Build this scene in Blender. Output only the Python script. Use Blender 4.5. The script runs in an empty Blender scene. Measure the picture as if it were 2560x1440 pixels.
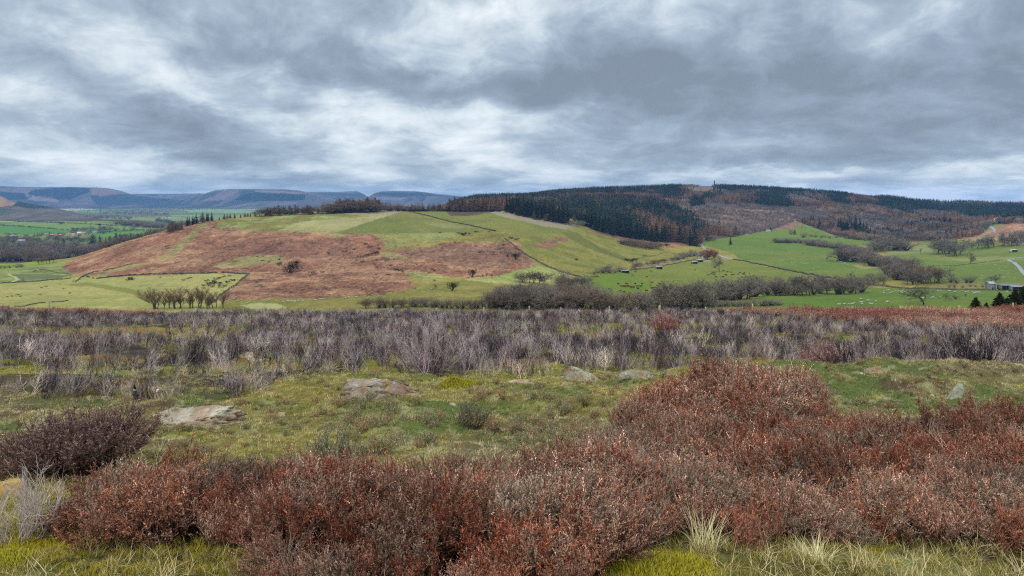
import bpy, math, random
import numpy as np
from mathutils import Vector

F = 1850.0           # focal length in photo pixels (photo 2560 wide)
HOR = 500.0          # photo row of eye level
SC = bpy.context.scene
COL = SC.collection
rng = np.random.default_rng(7)
random.seed(7)
R = math.radians

# ---------------------------------------------------------------- numeric helpers
def _hash(ix, iy, s):
    h = (ix.astype(np.int64) * 374761393 + iy.astype(np.int64) * 668265263 + s * 1442695041) & 0xFFFFFFFF
    h = ((h ^ (h >> 13)) * 1274126177) & 0xFFFFFFFF
    h = h ^ (h >> 16)
    return (h & 0xFFFFFF) / float(0xFFFFFF)

def vnoise(x, y, s=0):
    x = np.asarray(x, float); y = np.asarray(y, float)
    ix = np.floor(x); iy = np.floor(y)
    fx = x - ix; fy = y - iy
    fx = fx * fx * (3 - 2 * fx); fy = fy * fy * (3 - 2 * fy)
    a = _hash(ix, iy, s); b = _hash(ix + 1, iy, s)
    c = _hash(ix, iy + 1, s); d = _hash(ix + 1, iy + 1, s)
    return (a * (1 - fx) + b * fx) * (1 - fy) + (c * (1 - fx) + d * fx) * fy

def fbm(x, y, s=0, o=4):
    v = 0; a = .5; t = 0
    for i in range(o):
        v = v + a * vnoise(x * 2 ** i + 13.7 * i, y * 2 ** i - 7.3 * i, s + i)
        t += a; a *= .5
    return v / t

def sstep(x, a, b):
    t = np.clip((np.asarray(x, float) - a) / (b - a), 0, 1)
    return t * t * (3 - 2 * t)

def pchip(xk, yk, x):
    xk = np.asarray(xk, float); yk = np.asarray(yk, float); x = np.clip(np.asarray(x, float), xk[0], xk[-1])
    h = np.diff(xk); d = np.diff(yk) / h
    m = np.zeros_like(yk)
    for i in range(1, len(xk) - 1):
        if d[i - 1] * d[i] > 0:
            w1 = 2 * h[i] + h[i - 1]; w2 = h[i] + 2 * h[i - 1]
            m[i] = (w1 + w2) / (w1 / d[i - 1] + w2 / d[i])
    m[0] = d[0]; m[-1] = d[-1]
    k = np.clip(np.searchsorted(xk, x) - 1, 0, len(h) - 1)
    t = (x - xk[k]) / h[k]
    return ((1 + 2 * t) * (1 - t) ** 2 * yk[k] + t * (1 - t) ** 2 * h[k] * m[k]
            + t * t * (3 - 2 * t) * yk[k + 1] + t * t * (t - 1) * h[k] * m[k + 1])

GAIN = .80
def S(r, g, b, k=1.0):
    """displayed sRGB 0-255 -> reflectance under this sky"""
    out = []
    for c in (r, g, b):
        c /= 255.0
        c = c / 12.92 if c <= .04045 else ((c + .055) / 1.055) ** 2.4
        out.append(min(.85, c * k * GAIN))
    out = np.array(out)
    if g > r * 1.04 and g > b * 1.2: out *= np.array([1.0, .70, .62])      # grass reads less saturated under this sky
    return out

# ---------------------------------------------------------------- mesh helpers
def mesh_np(name, V, polys, cols=None, smooth=False, attrs=None):
    """polys: list of int arrays (n,k)"""
    me = bpy.data.meshes.new(name)
    V = np.asarray(V, np.float32)
    polys = [np.asarray(p, np.int32) for p in polys if len(p)]
    me.vertices.add(len(V)); me.vertices.foreach_set('co', V.ravel())
    nl = sum(p.size for p in polys); npoly = sum(len(p) for p in polys)
    me.loops.add(nl); me.polygons.add(npoly)
    me.loops.foreach_set('vertex_index', np.concatenate([p.ravel() for p in polys]))
    starts = []; o = 0
    for p in polys:
        starts.append(o + np.arange(len(p)) * p.shape[1]); o += p.size
    me.polygons.foreach_set('loop_start', np.concatenate(starts).astype(np.int32))
    if smooth:
        me.polygons.foreach_set('use_smooth', np.ones(npoly, bool))
    if cols is not None:
        a = me.color_attributes.new('Col', 'FLOAT_COLOR', 'POINT')
        c = np.ones((len(V), 4), np.float32); c[:, :3] = cols
        a.data.foreach_set('color', c.ravel())
    for k, v in (attrs or {}).items():
        a = me.attributes.new(k, 'FLOAT', 'POINT'); a.data.foreach_set('value', np.asarray(v, np.float32))
    me.update(calc_edges=True)
    return me

class MB:
    """collects numpy geometry"""
    def __init__(s): s.V = []; s.C = []; s.P = {3: [], 4: []}; s.n = 0
    def add(s, V, F_, col):
        V = np.asarray(V, float).reshape(-1, 3); F_ = np.asarray(F_, int)
        c = np.asarray(col, float)
        if c.ndim == 1: c = np.tile(c, (len(V), 1))
        s.V.append(V); s.C.append(c); s.P[F_.shape[1]].append(F_ + s.n); s.n += len(V)
    def tubes(s, P, Rd, col, sides=3):
        """P (N,K,3) polylines, Rd (N,K) radii, col (N,K,3)"""
        P = np.asarray(P, float); N, K, _ = P.shape
        T = np.gradient(P, axis=1); T /= np.linalg.norm(T, axis=2, keepdims=True) + 1e-9
        up = np.array([.31, .17, .94]); A = np.cross(T, up); nn = np.linalg.norm(A, axis=2, keepdims=True)
        A = np.where(nn < .15, np.cross(T, np.array([1., 0, 0])), A); A /= np.linalg.norm(A, axis=2, keepdims=True) + 1e-9
        B = np.cross(T, A)
        ang = np.arange(sides) * 2 * math.pi / sides
        ring = P[:, :, None, :] + Rd[:, :, None, None] * (A[:, :, None, :] * np.cos(ang)[None, None, :, None] + B[:, :, None, :] * np.sin(ang)[None, None, :, None])
        idx = np.arange(N * K * sides).reshape(N, K, sides)
        a = idx[:, :-1, :]; b = np.roll(a, -1, 2); d = idx[:, 1:, :]; c = np.roll(d, -1, 2)
        F_ = np.stack([a, b, c, d], -1).reshape(-1, 4)
        C = np.broadcast_to(np.asarray(col, float), (N, K, 3)) if np.ndim(col) < 3 or np.shape(col) != (N, K, 3) else col
        C = np.repeat(np.asarray(C)[:, :, None, :], sides, 2).reshape(-1, 3)
        s.add(ring.reshape(-1, 3), F_, C)
    def blades(s, B, D_, W, col, colt=None):
        """triangular leaves: base B (N,3), vector D_ (N,3), width W (N,)"""
        B = np.asarray(B, float); N = len(B)
        side = np.cross(D_, rng.normal(size=(N, 3))); side /= np.linalg.norm(side, axis=1, keepdims=True) + 1e-9
        side = side * (np.asarray(W) / 2)[:, None]
        V = np.stack([B - side, B + side, B + D_], 1).reshape(-1, 3)
        c0 = np.broadcast_to(np.asarray(col, float), (N, 3)); c1 = c0 if colt is None else np.broadcast_to(np.asarray(colt, float), (N, 3))
        C = np.stack([c0, c0, c1], 1).reshape(-1, 3)
        s.add(V, np.arange(3 * N).reshape(-1, 3), C)
    def box(s, c, d, col, rot=0.0):
        x, y, z = d[0] / 2, d[1] / 2, d[2] / 2
        v = np.array([[i * x, j * y, k * z] for k in (-1, 1) for j in (-1, 1) for i in (-1, 1)])
        cr, sr = math.cos(rot), math.sin(rot)
        v = np.stack([v[:, 0] * cr - v[:, 1] * sr, v[:, 0] * sr + v[:, 1] * cr, v[:, 2]], 1) + np.array(c)
        s.add(v, [[0, 2, 3, 1], [4, 5, 7, 6], [0, 1, 5, 4], [2, 6, 7, 3], [0, 4, 6, 2], [1, 3, 7, 5]], col)
    def mesh(s, name, mat, smooth=False):
        me = mesh_np(name, np.concatenate(s.V), [np.concatenate(s.P[k]) for k in (3, 4) if s.P[k]], np.concatenate(s.C), smooth)
        me.materials.append(mat)
        return me

def link(name, me, parent=None, loc=(0, 0, 0)):
    o = bpy.data.objects.new(name, me); COL.objects.link(o); o.location = loc
    if parent is not None: o.parent = parent
    return o

def tag(o, label=None, cat=None, group=None, kind=None):
    if label: o['label'] = label
    if cat: o['category'] = cat
    if group: o['group'] = group
    if kind: o['kind'] = kind
    return o

# ---------------------------------------------------------------- materials
def N(nt, t, **kw):
    n = nt.nodes.new(t)
    for k, v in kw.items():
        if k.startswith('_'): setattr(n, k[1:], v)
        elif k.startswith('i'): n.inputs[int(k[1:])].default_value = v
    return n

def math_node(nt, op, a, b=None, clamp=False):
    n = nt.nodes.new('ShaderNodeMath'); n.operation = op; n.use_clamp = clamp
    for i, v in enumerate((a, b)):
        if v is None: continue
        if isinstance(v, (int, float)): n.inputs[i].default_value = v
        else: nt.links.new(v, n.inputs[i])
    return n.outputs[0]

def new_mat(name):
    m = bpy.data.materials.new(name); m.use_nodes = True
    nt = m.node_tree; b = nt.nodes['Principled BSDF']
    b.inputs['Roughness'].default_value = .92
    b.inputs['Specular IOR Level'].default_value = .15
    return m, nt, b

def noise(nt, scale, vec=None, detail=4, rough=.6, dist=0):
    n = nt.nodes.new('ShaderNodeTexNoise')
    n.inputs['Scale'].default_value = scale; n.inputs['Detail'].default_value = detail
    n.inputs['Roughness'].default_value = rough; n.inputs['Distortion'].default_value = dist
    if vec is not None: nt.links.new(vec, n.inputs['Vector'])
    return n.outputs['Fac']

def mulcol(nt, col, fac_socket):
    v = nt.nodes.new('ShaderNodeVectorMath'); v.operation = 'SCALE'
    nt.links.new(col, v.inputs[0]); nt.links.new(fac_socket, v.inputs['Scale'])
    return v.outputs[0]

def mat_land(name, scales, bump=.6, bdist=.5, stretch=(1, 1, 1), bscale=.6, usecol=True, base=(.3, .3, .3), ampc=.5):
    """land surface: colour attribute x multi-scale noise whose strength comes from attribute 'amp'"""
    m, nt, b = new_mat(name)
    tc = nt.nodes.new('ShaderNodeTexCoord'); mp = nt.nodes.new('ShaderNodeMapping'); mp.inputs['Scale'].default_value = stretch
    nt.links.new(tc.outputs['Object'], mp.inputs['Vector'])
    at = nt.nodes.new('ShaderNodeAttribute'); at.attribute_name = 'Col'
    am = nt.nodes.new('ShaderNodeAttribute'); am.attribute_name = 'amp'
    tot = None
    for sc, w in scales:
        f = noise(nt, sc, mp.outputs[0], 5, .65)
        t = math_node(nt, 'MULTIPLY', math_node(nt, 'SUBTRACT', f, .5), w)
        tot = t if tot is None else math_node(nt, 'ADD', tot, t)
    tot = math_node(nt, 'MULTIPLY', tot, am.outputs['Fac'])
    k = math_node(nt, 'MAXIMUM', math_node(nt, 'ADD', tot, 1.0), .15)
    nt.links.new(mulcol(nt, at.outputs['Color'], k), b.inputs['Base Color'])
    bf = noise(nt, bscale, mp.outputs[0], 6, .7)
    bp = nt.nodes.new('ShaderNodeBump'); bp.inputs['Strength'].default_value = bump; bp.inputs['Distance'].default_value = bdist
    nt.links.new(bf, bp.inputs['Height']); nt.links.new(bp.outputs[0], b.inputs['Normal'])
    return m

def mat_plant(name, var=.35, trans=0.0, rough=.85):
    """colour attribute x instance tint"""
    m, nt, b = new_mat(name)
    b.inputs['Roughness'].default_value = rough
    at = nt.nodes.new('ShaderNodeAttribute'); at.attribute_name = 'Col'
    ti = nt.nodes.new('ShaderNodeAttribute'); ti.attribute_name = 'tint'; ti.attribute_type = 'INSTANCER'
    mx = nt.nodes.new('ShaderNodeVectorMath'); mx.operation = 'MULTIPLY'
    nt.links.new(at.outputs['Color'], mx.inputs[0]); nt.links.new(ti.outputs['Color'], mx.inputs[1])
    nt.links.new(mx.outputs[0], b.inputs['Base Color'])
    return m

def mat_obj(name, var=.3, scale=1.5, bump=0, rough=.9):
    """colour attribute x world noise + per object random"""
    m, nt, b = new_mat(name); b.inputs['Roughness'].default_value = rough
    at = nt.nodes.new('ShaderNodeAttribute'); at.attribute_name = 'Col'
    tc = nt.nodes.new('ShaderNodeTexCoord')
    oi = nt.nodes.new('ShaderNodeObjectInfo')
    f = noise(nt, scale, tc.outputs['Object'], 5, .7)
    k = math_node(nt, 'ADD', math_node(nt, 'MULTIPLY', math_node(nt, 'SUBTRACT', f, .5), var * 2), 1.0)
    k2 = math_node(nt, 'ADD', math_node(nt, 'MULTIPLY', math_node(nt, 'SUBTRACT', oi.outputs['Random'], .5), var), 1.0)
    nt.links.new(mulcol(nt, at.outputs['Color'], math_node(nt, 'MULTIPLY', k, k2)), b.inputs['Base Color'])
    if bump:
        bp = nt.nodes.new('ShaderNodeBump'); bp.inputs['Strength'].default_value = bump; bp.inputs['Distance'].default_value = .02
        nt.links.new(f, bp.inputs['Height']); nt.links.new(bp.outputs[0], b.inputs['Normal'])
    return m

M_LAND = mat_land('valley_ground', [(.006, .9), (.04, 1.5), (.2, 2.0), (.6, 2.0)], 1.0, 1.6, (1, .45, 1), .3)
M_HILL = mat_land('far_hill_ground', [(.0012, .8), (.006, 1.4), (.02, 1.4)], .4, 20, (1, .6, 1), .004)
M_MOOR = mat_land('moor_ground', [(.5, .6), (2.5, 1.0), (12, 1.4), (60, 1.8)], .9, .05, (1, 1, 1), 14)
M_TREE = mat_obj('tree_bark_and_twigs', .35, .8)
M_PLANT = mat_plant('plant')
M_STONE = mat_obj('wall_stone', .5, .9)
M_BUILD = mat_obj('building_surface', .15, .5)
M_ROCK = None

# ---------------------------------------------------------------- scatter (stuff)
def scatter(name, pts, rot, scl, tint, variants, vid, label, cat=None):
    me = bpy.data.meshes.new(name)
    me.vertices.add(len(pts)); me.vertices.foreach_set('co', np.asarray(pts, np.float32).ravel())
    a = me.attributes.new('rot', 'FLOAT_VECTOR', 'POINT'); a.data.foreach_set('vector', np.asarray(rot, np.float32).ravel())
    scl = np.asarray(scl, np.float32)
    if scl.ndim == 1: scl = np.repeat(scl[:, None], 3, 1)
    a = me.attributes.new('scl', 'FLOAT_VECTOR', 'POINT'); a.data.foreach_set('vector', np.ascontiguousarray(scl).ravel())
    t = np.ones((len(pts), 4), np.float32); t[:, :3] = tint
    a = me.attributes.new('tint', 'FLOAT_COLOR', 'POINT'); a.data.foreach_set('color', t.ravel())
    a = me.attributes.new('vid', 'INT', 'POINT'); a.data.foreach_set('value', np.asarray(vid, np.int32))
    o = link(name, me)
    ng = bpy.data.node_groups.new(name, 'GeometryNodeTree')
    ng.interface.new_socket('Geometry', in_out='INPUT', socket_type='NodeSocketGeometry')
    ng.interface.new_socket('Geometry', in_out='OUTPUT', socket_type='NodeSocketGeometry')
    gi = ng.nodes.new('NodeGroupInput'); go = ng.nodes.new('NodeGroupOutput'); jn = ng.nodes.new('GeometryNodeJoinGeometry')
    def attr(n, t):
        x = ng.nodes.new('GeometryNodeInputNamedAttribute'); x.data_type = t; x.inputs[0].default_value = n; return x.outputs[0]
    ra = attr('rot', 'FLOAT_VECTOR'); sa = attr('scl', 'FLOAT_VECTOR'); va = attr('vid', 'INT')
    er = ng.nodes.new('FunctionNodeEulerToRotation'); ng.links.new(ra, er.inputs[0])
    for i, v in enumerate(variants):
        oi = ng.nodes.new('GeometryNodeObjectInfo'); oi.inputs['Object'].default_value = v
        cmp_ = ng.nodes.new('FunctionNodeCompare'); cmp_.data_type = 'INT'; cmp_.operation = 'EQUAL'
        ii = [s for s in cmp_.inputs if s.type == 'INT']
        ng.links.new(va, ii[0]); ii[1].default_value = i
        ip = ng.nodes.new('GeometryNodeInstanceOnPoints')
        ng.links.new(gi.outputs[0], ip.inputs['Points']); ng.links.new(cmp_.outputs[0], ip.inputs['Selection'])
        ng.links.new(oi.outputs['Geometry'], ip.inputs['Instance'])
        ng.links.new(er.outputs[0], ip.inputs['Rotation']); ng.links.new(sa, ip.inputs['Scale'])
        ng.links.new(ip.outputs[0], jn.inputs[0])
    ng.links.new(jn.outputs[0], go.inputs[0])
    md = o.modifiers.new('scatter', 'NODES'); md.node_group = ng
    tag(o, label, cat, None, 'stuff')
    return o

def proto(name, me):            # a source mesh for scattering, never linked to the scene
    return bpy.data.objects.new(name, me)
# ================================================================ THE VALLEY
CP = {
 -900: [(380,802),(440,765),(560,725),(700,700),(800,685),(870,672),(930,663),(1150,680),(1500,640),(2000,605),(2700,575),(3500,555),(6000,533),(9500,521)],
 0:    [(380,804),(440,768),(560,730),(700,700),(790,685),(850,672),(910,660),(1050,668),(1450,640),(1950,608),(2700,573),(3500,553),(6000,533),(9500,521)],
 160:  [(380,804),(440,768),(570,735),(700,700),(800,678),(870,664),(940,650),(1100,668),(1450,640),(1950,608),(2700,573),(3500,553),(6000,533),(9500,521)],
 330:  [(380,804),(440,768),(570,732),(690,700),(790,665),(890,632),(1000,601),(1150,640),(1480,632),(1950,606),(2700,573),(3500,553),(6000,533),(9500,521)],
 450:  [(380,804),(440,768),(570,730),(680,702),(800,655),(920,610),(1060,569),(1250,600),(1550,615),(1950,606),(2700,573),(3500,553),(6000,533),(9500,521)],
 550:  [(380,804),(440,768),(570,728),(690,695),(820,645),(960,595),(1150,549),(1350,565),(1650,605),(2000,603),(2700,573),(3500,553),(6000,533),(9500,521)],
 650:  [(380,804),(440,768),(570,730),(690,692),(820,642),(970,588),(1230,538),(1450,552),(1700,590),(2050,598),(2700,573),(3500,553),(6000,533),(9500,521)],
 800:  [(380,804),(430,768),(560,735),(690,690),(830,640),(980,585),(1300,530),(1520,540),(1750,580),(2100,590),(2700,573),(3500,553),(6000,533),(9500,521)],
 950:  [(380,804),(430,768),(560,735),(690,690),(830,640),(980,585),(1380,525),(1600,528),(1800,560),(2150,580),(2700,573),(3500,553),(6000,533),(9500,521)],
 1040: [(380,804),(430,768),(560,735),(690,692),(830,642),(980,586),(1400,526),(1600,528),(1850,545),(2200,560),(2700,560),(3500,553),(6000,533),(9500,521)],
 1130: [(380,804),(430,768),(550,738),(690,694),(830,643),(980,588),(1410,527),(1620,527),(2000,519),(2300,515),(2700,516),(3500,545),(6000,533),(9500,521)],
 1260: [(380,804),(430,768),(540,742),(680,700),(830,645),(980,592),(1400,528),(1650,525),(2000,509),(2350,497),(2750,500),(3500,540),(6000,533),(9500,521)],
 1400: [(380,804),(430,770),(540,745),(700,708),(850,662),(1040,605),(1380,545),(1600,530),(1950,508),(2300,488),(2800,480),(3500,530),(6000,533),(9500,521)],
 1600: [(380,804),(430,770),(540,742),(700,712),(900,680),(1150,640),(1350,605),(1600,562),(1950,525),(2350,495),(2900,470),(3600,520),(6000,533),(9500,521)],
 1750: [(380,802),(430,768),(550,735),(750,705),(1000,672),(1200,645),(1420,615),(1680,575),(2050,535),(2450,500),(2950,465),(3600,520),(6000,533),(9500,521)],
 1850: [(380,800),(430,766),(550,738),(750,705),(950,675),(1200,640),(1500,602),(1800,566),(2150,530),(2500,500),(3000,468),(3600,520),(6000,533),(9500,521)],
 2000: [(370,800),(400,766),(520,735),(720,705),(950,672),(1200,640),(1600,602),(1900,570),(2200,537),(2550,505),(2950,476),(3500,530),(6000,533),(9500,521)],
 2100: [(370,800),(400,766),(510,737),(700,705),(920,672),(1200,640),(1600,604),(1900,574),(2170,543),(2480,512),(2880,484),(3450,532),(6000,533),(9500,521)],
 2200: [(370,800),(400,766),(500,740),(680,705),(900,672),(1200,640),(1600,608),(1900,580),(2150,552),(2420,524),(2820,497),(3400,535),(6000,533),(9500,521)],
 2300: [(370,800),(400,766),(500,740),(680,705),(900,672),(1200,640),(1600,608),(1900,582),(2200,556),(2550,532),(2900,510),(3400,538),(6000,533),(9500,521)],
 2420: [(370,800),(400,766),(500,740),(680,705),(900,672),(1200,636),(1560,600),(1850,578),(2200,555),(2600,534),(3000,513),(3600,540),(6000,533),(9500,521)],
 2560: [(370,800),(400,766),(500,740),(680,705),(900,668),(1180,628),(1480,580),(1700,549),(2100,554),(2600,536),(3000,516),(3600,540),(6000,533),(9500,521)],
 3500: [(370,800),(400,766),(500,740),(680,705),(900,660),(1180,610),(1480,560),(1700,530),(2100,550),(2600,536),(3000,516),(3600,540),(6000,533),(9500,521)],
}
ck = sorted(CP)
tabD = np.array([[66, 200] + [d for d, _ in CP[k]] for k in ck], float)
tabY = np.array([[813, 868] + [y for _, y in CP[k]] for k in ck], float)
NK = tabD.shape[1]
PX = np.concatenate([np.arange(-900, -20, 12), np.arange(-20, 2580, 2.2), np.arange(2580, 3500, 12)])
KD = np.stack([pchip(ck, tabD[:, k], PX) for k in range(NK)], 1)       # (cols, NK)
KY = np.stack([pchip(ck, tabY[:, k], PX) for k in range(NK)], 1)
rows_per = [3, 8, 8, 26, 34, 44, 44, 44, 60, 20, 36, 40, 40, 40, 22]
tt = np.concatenate([k + np.arange(n) / n for k, n in enumerate(rows_per[:NK - 1])] + [[NK - 1]])
KZ = -(KY - HOR) / F * KD
kk = np.minimum(tt.astype(int), NK - 2); fr = tt - kk
GD = KD[:, kk] * (1 - fr) + KD[:, kk + 1] * fr                        # (cols, rows)
h = np.diff(KD, axis=1); d = np.diff(KZ, axis=1) / h
m = np.zeros_like(KZ)
w1 = 2 * h[:, 1:] + h[:, :-1]; w2 = h[:, 1:] + 2 * h[:, :-1]
with np.errstate(all='ignore'):
    mm = (w1 + w2) / (w1 / d[:, :-1] + w2 / d[:, 1:])
m[:, 1:-1] = np.where(d[:, :-1] * d[:, 1:] > 0, mm, 0); m[:, 0] = d[:, 0]; m[:, -1] = d[:, -1]
hh = h[:, kk]; t_ = fr[None, :]
GZ = ((1 + 2 * t_) * (1 - t_) ** 2 * KZ[:, kk] + t_ * (1 - t_) ** 2 * hh * m[:, kk] + t_ * t_ * (3 - 2 * t_) * KZ[:, kk + 1] + t_ * t_ * (t_ - 1) * hh * m[:, kk + 1])
GX = (PX[:, None] - 1280) / F * GD
wz = sstep(GD, 250, 500)
GZ = GZ + wz * ((fbm(GX / 90, GD / 140, 3) - .5) * 3.2 + (fbm(GX / 24, GD / 24, 5) - .5) * 1.3 + (np.abs(fbm(GX / 60, GD / 34, 6) - .5)) * 4.0)
GY = HOR - F * GZ / GD
PXG = np.broadcast_to(PX[:, None], GD.shape)
TT = np.broadcast_to(tt[None, :], GD.shape)

def ground(px, py, tmin=0.0):
    """first point of the valley sheet seen at photo column px, row py"""
    i = int(np.clip(np.searchsorted(PX, px), 1, len(PX) - 1))
    i = i if abs(PX[i] - px) < abs(PX[i - 1] - px) else i - 1
    y = GY[i]; ok = np.where((y <= py) & (tt >= max(3.0, tmin)))[0]
    r = ok[0] if len(ok) else len(tt) - 1
    a = 0.
    if r > 0 and y[r - 1] > y[r]: a = np.clip((py - y[r]) / (y[r - 1] - y[r]), 0, 1)
    D = GD[i, r] * (1 - a) + GD[i, r - 1] * a
    return at(px, D)

def hgt(x, y):
    px = 1280 + F * x / y
    px = min(max(px, PX[0]), PX[-1])
    i = int(np.clip(np.searchsorted(PX, px) - 1, 0, len(PX) - 2)); f = (px - PX[i]) / (PX[i + 1] - PX[i])
    z0 = np.interp(y, GD[i], GZ[i]); z1 = np.interp(y, GD[i + 1], GZ[i + 1])
    return z0 * (1 - f) + z1 * f

def at(px, D):
    x = (px - 1280) / F * D
    return Vector((x, D, hgt(x, D)))

def inpoly(px, py, poly):
    ins = np.zeros(px.shape, bool); n = len(poly)
    for i in range(n):
        x1, y1 = poly[i]; x2, y2 = poly[(i + 1) % n]
        if y1 == y2: continue
        c = ((y1 > py) != (y2 > py)) & (px < (x2 - x1) * (py - y1) / (y2 - y1) + x1)
        ins ^= c
    return ins

# ---- painting of the land cover (real vegetation colours)
nw = (fbm(GX / 30, GD / 45, 21) - .5); nw2 = (fbm(GX / 9, GD / 13, 22) - .5); nw3 = (fbm(GX / 2.6, GD / 3.4, 23, 2) - .5)
colr = np.zeros(GD.shape + (3,)); amp = np.full(GD.shape, .35)
colr[:] = S(150, 158, 88)
near = TT < 8.05
def paint(poly, c, am=.35, wob=0, t0=0, t1=99, k=1.0, mixn=None, c2=None):
    px = PXG + nw * wob * 2.2 + nw2 * wob * 1.4 + nw3 * wob * 1.3; py = GY + nw2 * wob * 1.1 + nw * wob * .8 + nw3 * wob * .7
    msk = inpoly(px, py, poly) & (TT >= t0) & (TT <= t1)
    cc = np.asarray(c, float)
    if c2 is not None:
        w = sstep(fbm(GX[msk] / mixn, GD[msk] / mixn, 31), .42, .62)[:, None]
        cc = cc * (1 - w) + np.asarray(c2) * w
    colr[msk] = colr[msk] * (1 - k) + cc * k; amp[msk] = am
# colours
BRK = S(146, 99, 72); BRK2 = S(168, 124, 90); PALE = S(178, 178, 106); OLIVE = S(142, 152, 76); GRN = S(112, 150, 58)
BGRN = S(104, 152, 52); TAN = S(176, 160, 112); YGR = S(158, 168, 84); WOOD = S(92, 74, 62); STRAW = S(184, 170, 118)
farT = 7.7
# beyond the first crest: vale
paint([(-1000,700),(3600,700),(3600,400),(-1000,400)], S(100, 140, 66), .4, 0, 9.0, 99, 1, 260, S(126, 156, 84))
# near hill & fields  (t < 9)
paint([(-1000,900),(3600,900),(3600,400),(-1000,400)], YGR, .45, 0, 0, 8.6, 1, 60, OLIVE)
paint([(-900,800),(-900,712),(0,709),(80,704),(170,697),(205,692),(300,692),(400,687),(500,684),(622,685),(590,712),(560,735),(540,790)], S(176, 164, 94), .45, 0, 0, 8, 1, 50, S(162, 156, 84))
paint([(150,712),(215,706),(260,712),(330,722),(380,745),(370,760),(330,735),(250,720)], S(132, 152, 66), .3, 3, 0, 8, .8)
paint([(-900,709),(-900,660),(0,664),(90,660),(160,652),(205,668),(180,690),(80,702),(0,708)], S(146, 150, 78), .5, 4, 0, 8, 1, 30, S(118, 122, 66))
paint([(30,686),(110,684),(170,690),(150,696),(60,700),(40,694)], S(112, 116, 70), .5, 2, 0, 8)
paint([(-900,672),(-900,655),(60,655),(130,650),(136,655),(90,664),(0,673)], S(134, 178, 58), .25, 0, 0, 8)
# bracken
brk = [(160,672),(165,655),(240,625),(330,600),(450,567),(520,550),(575,556),(590,572),(640,578),(740,582),(860,582),(930,585),(958,600),(952,620),(1000,626),(1060,622),
       (1090,605),(1150,606),(1240,605),(1290,600),(1312,640),(1345,662),(1310,680),(1262,686),(1180,700),(1160,693),(1110,690),(1080,680),(1030,684),(1020,700),(1050,712),(1035,722),
       (960,738),(880,744),(780,748),(690,748),(640,748),(540,748),(560,735),(590,712),(625,685),(500,683),(400,686),(300,690),(230,690),(180,684)]
paint(brk, BRK, 1.25, 9, 0, 8.3, 1, 26, BRK2)
paint([(560,600),(700,600),(880,600),(880,640),(700,650),(560,640)], S(130, 86, 68), 1.25, 14, 0, 8.3, .6)
paint([(980,615),(1290,612),(1330,660),(1200,672),(1000,640)], S(132, 96, 76), 1.2, 12, 0, 8.3, .6)
# green breaks in the bracken
for pl in ([(380,655),(420,628),(455,600),(500,560),(530,552),(500,575),(480,600),(450,628),(420,645),(340,670),(270,688),(210,690),(300,664)],
           [(520,662),(600,645),(640,635),(700,640),(710,652),(640,662),(560,668)],
           [(950,632),(975,628),(1010,640),(1025,648),(985,648),(960,642)],
           [(1000,676),(1050,680),(1110,692),(1130,700),(1090,708),(1040,700)],
           [(950,588),(1090,600),(1100,622),(1060,606),(1000,612),(965,622),(950,604)],
           [(815,585),(870,585),(850,594),(820,592)]):
    paint(pl, S(152, 146, 84), .9, 9, 0, 8.3, .72, 14, S(142, 134, 78))
paint([(600,681),(800,679),(1000,678),(1000,680),(800,681.5),(600,683.5)], S(176, 138, 106), .6, 1, 0, 8.3, .8)
paint([(640,627),(760,626),(770,628),(640,629.5)], S(104, 72, 58), .8, 1, 0, 8.3, .8)
paint([(420,664),(520,640),(600,622),(602,624),(520,643),(420,667)], S(168, 128, 96), .8, 2, 0, 8.3, .7)
paint([(530,666),(560,660),(600,668),(560,672)], S(176,150,98), .5, 3, 0, 8.3)
# hill top
paint([(545,556),(575,545),(650,538),(740,533),(900,530),(1000,524),(1010,530),(870,580),(740,580),(640,576),(575,568)], S(130, 140, 70), .6, 3, 0, 9.2, 1, 30, S(150, 152, 84))
paint([(690,576),(745,556),(800,550),(880,545),(960,536),(980,526),(900,528),(860,534),(800,533),(1000,522),(1020,530),(940,552),(850,582),(740,580)], S(176, 164, 106), .35, 4, 0, 9.2, 1, 40, S(164, 152, 96))
paint([(850,532),(900,527),(1010,523),(1012,532),(960,540),(880,538)], S(168, 148, 116), .3, 1, 0, 9.2, .8)
paint([(540,570),(545,556),(570,562),(700,577),(850,582),(960,586),(1100,598),(1240,606),(1250,600),(1190,580),(980,582),(850,578),(690,574),(600,566)], S(142, 142, 78), .8, 5, 0, 8.4)
paint([(840,582),(900,562),(960,543),(1008,528),(1014,529),(1090,549),(1170,566),(1222,577),(1180,581),(1000,584)], S(120, 144, 66), .4, 0, 0, 9.0, 1, 60, S(134, 148, 76))
paint([(1060,556),(1130,560),(1170,566),(1150,572),(1090,568)], S(150,152,92), .4, 3, 0, 9, .6)
paint([(1016,527),(1250,524),(1260,532),(1330,552),(1410,575),(1380,590),(1290,588),(1240,578),(1170,564),(1090,547)], S(122, 148, 64), .4, 0, 0, 9.2, 1, 60, S(136, 152, 74))
paint([(1215,526),(1270,528),(1330,540),(1400,552),(1450,564),(1428,574),(1360,566),(1290,550),(1240,537)], S(158, 142, 112), .25, 1, 0, 9.3)
paint([(1180,580),(1240,580),(1300,592),(1290,602),(1240,605),(1180,604),(1100,598)], S(138, 148, 74), .8, 5, 0, 8.5)
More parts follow.
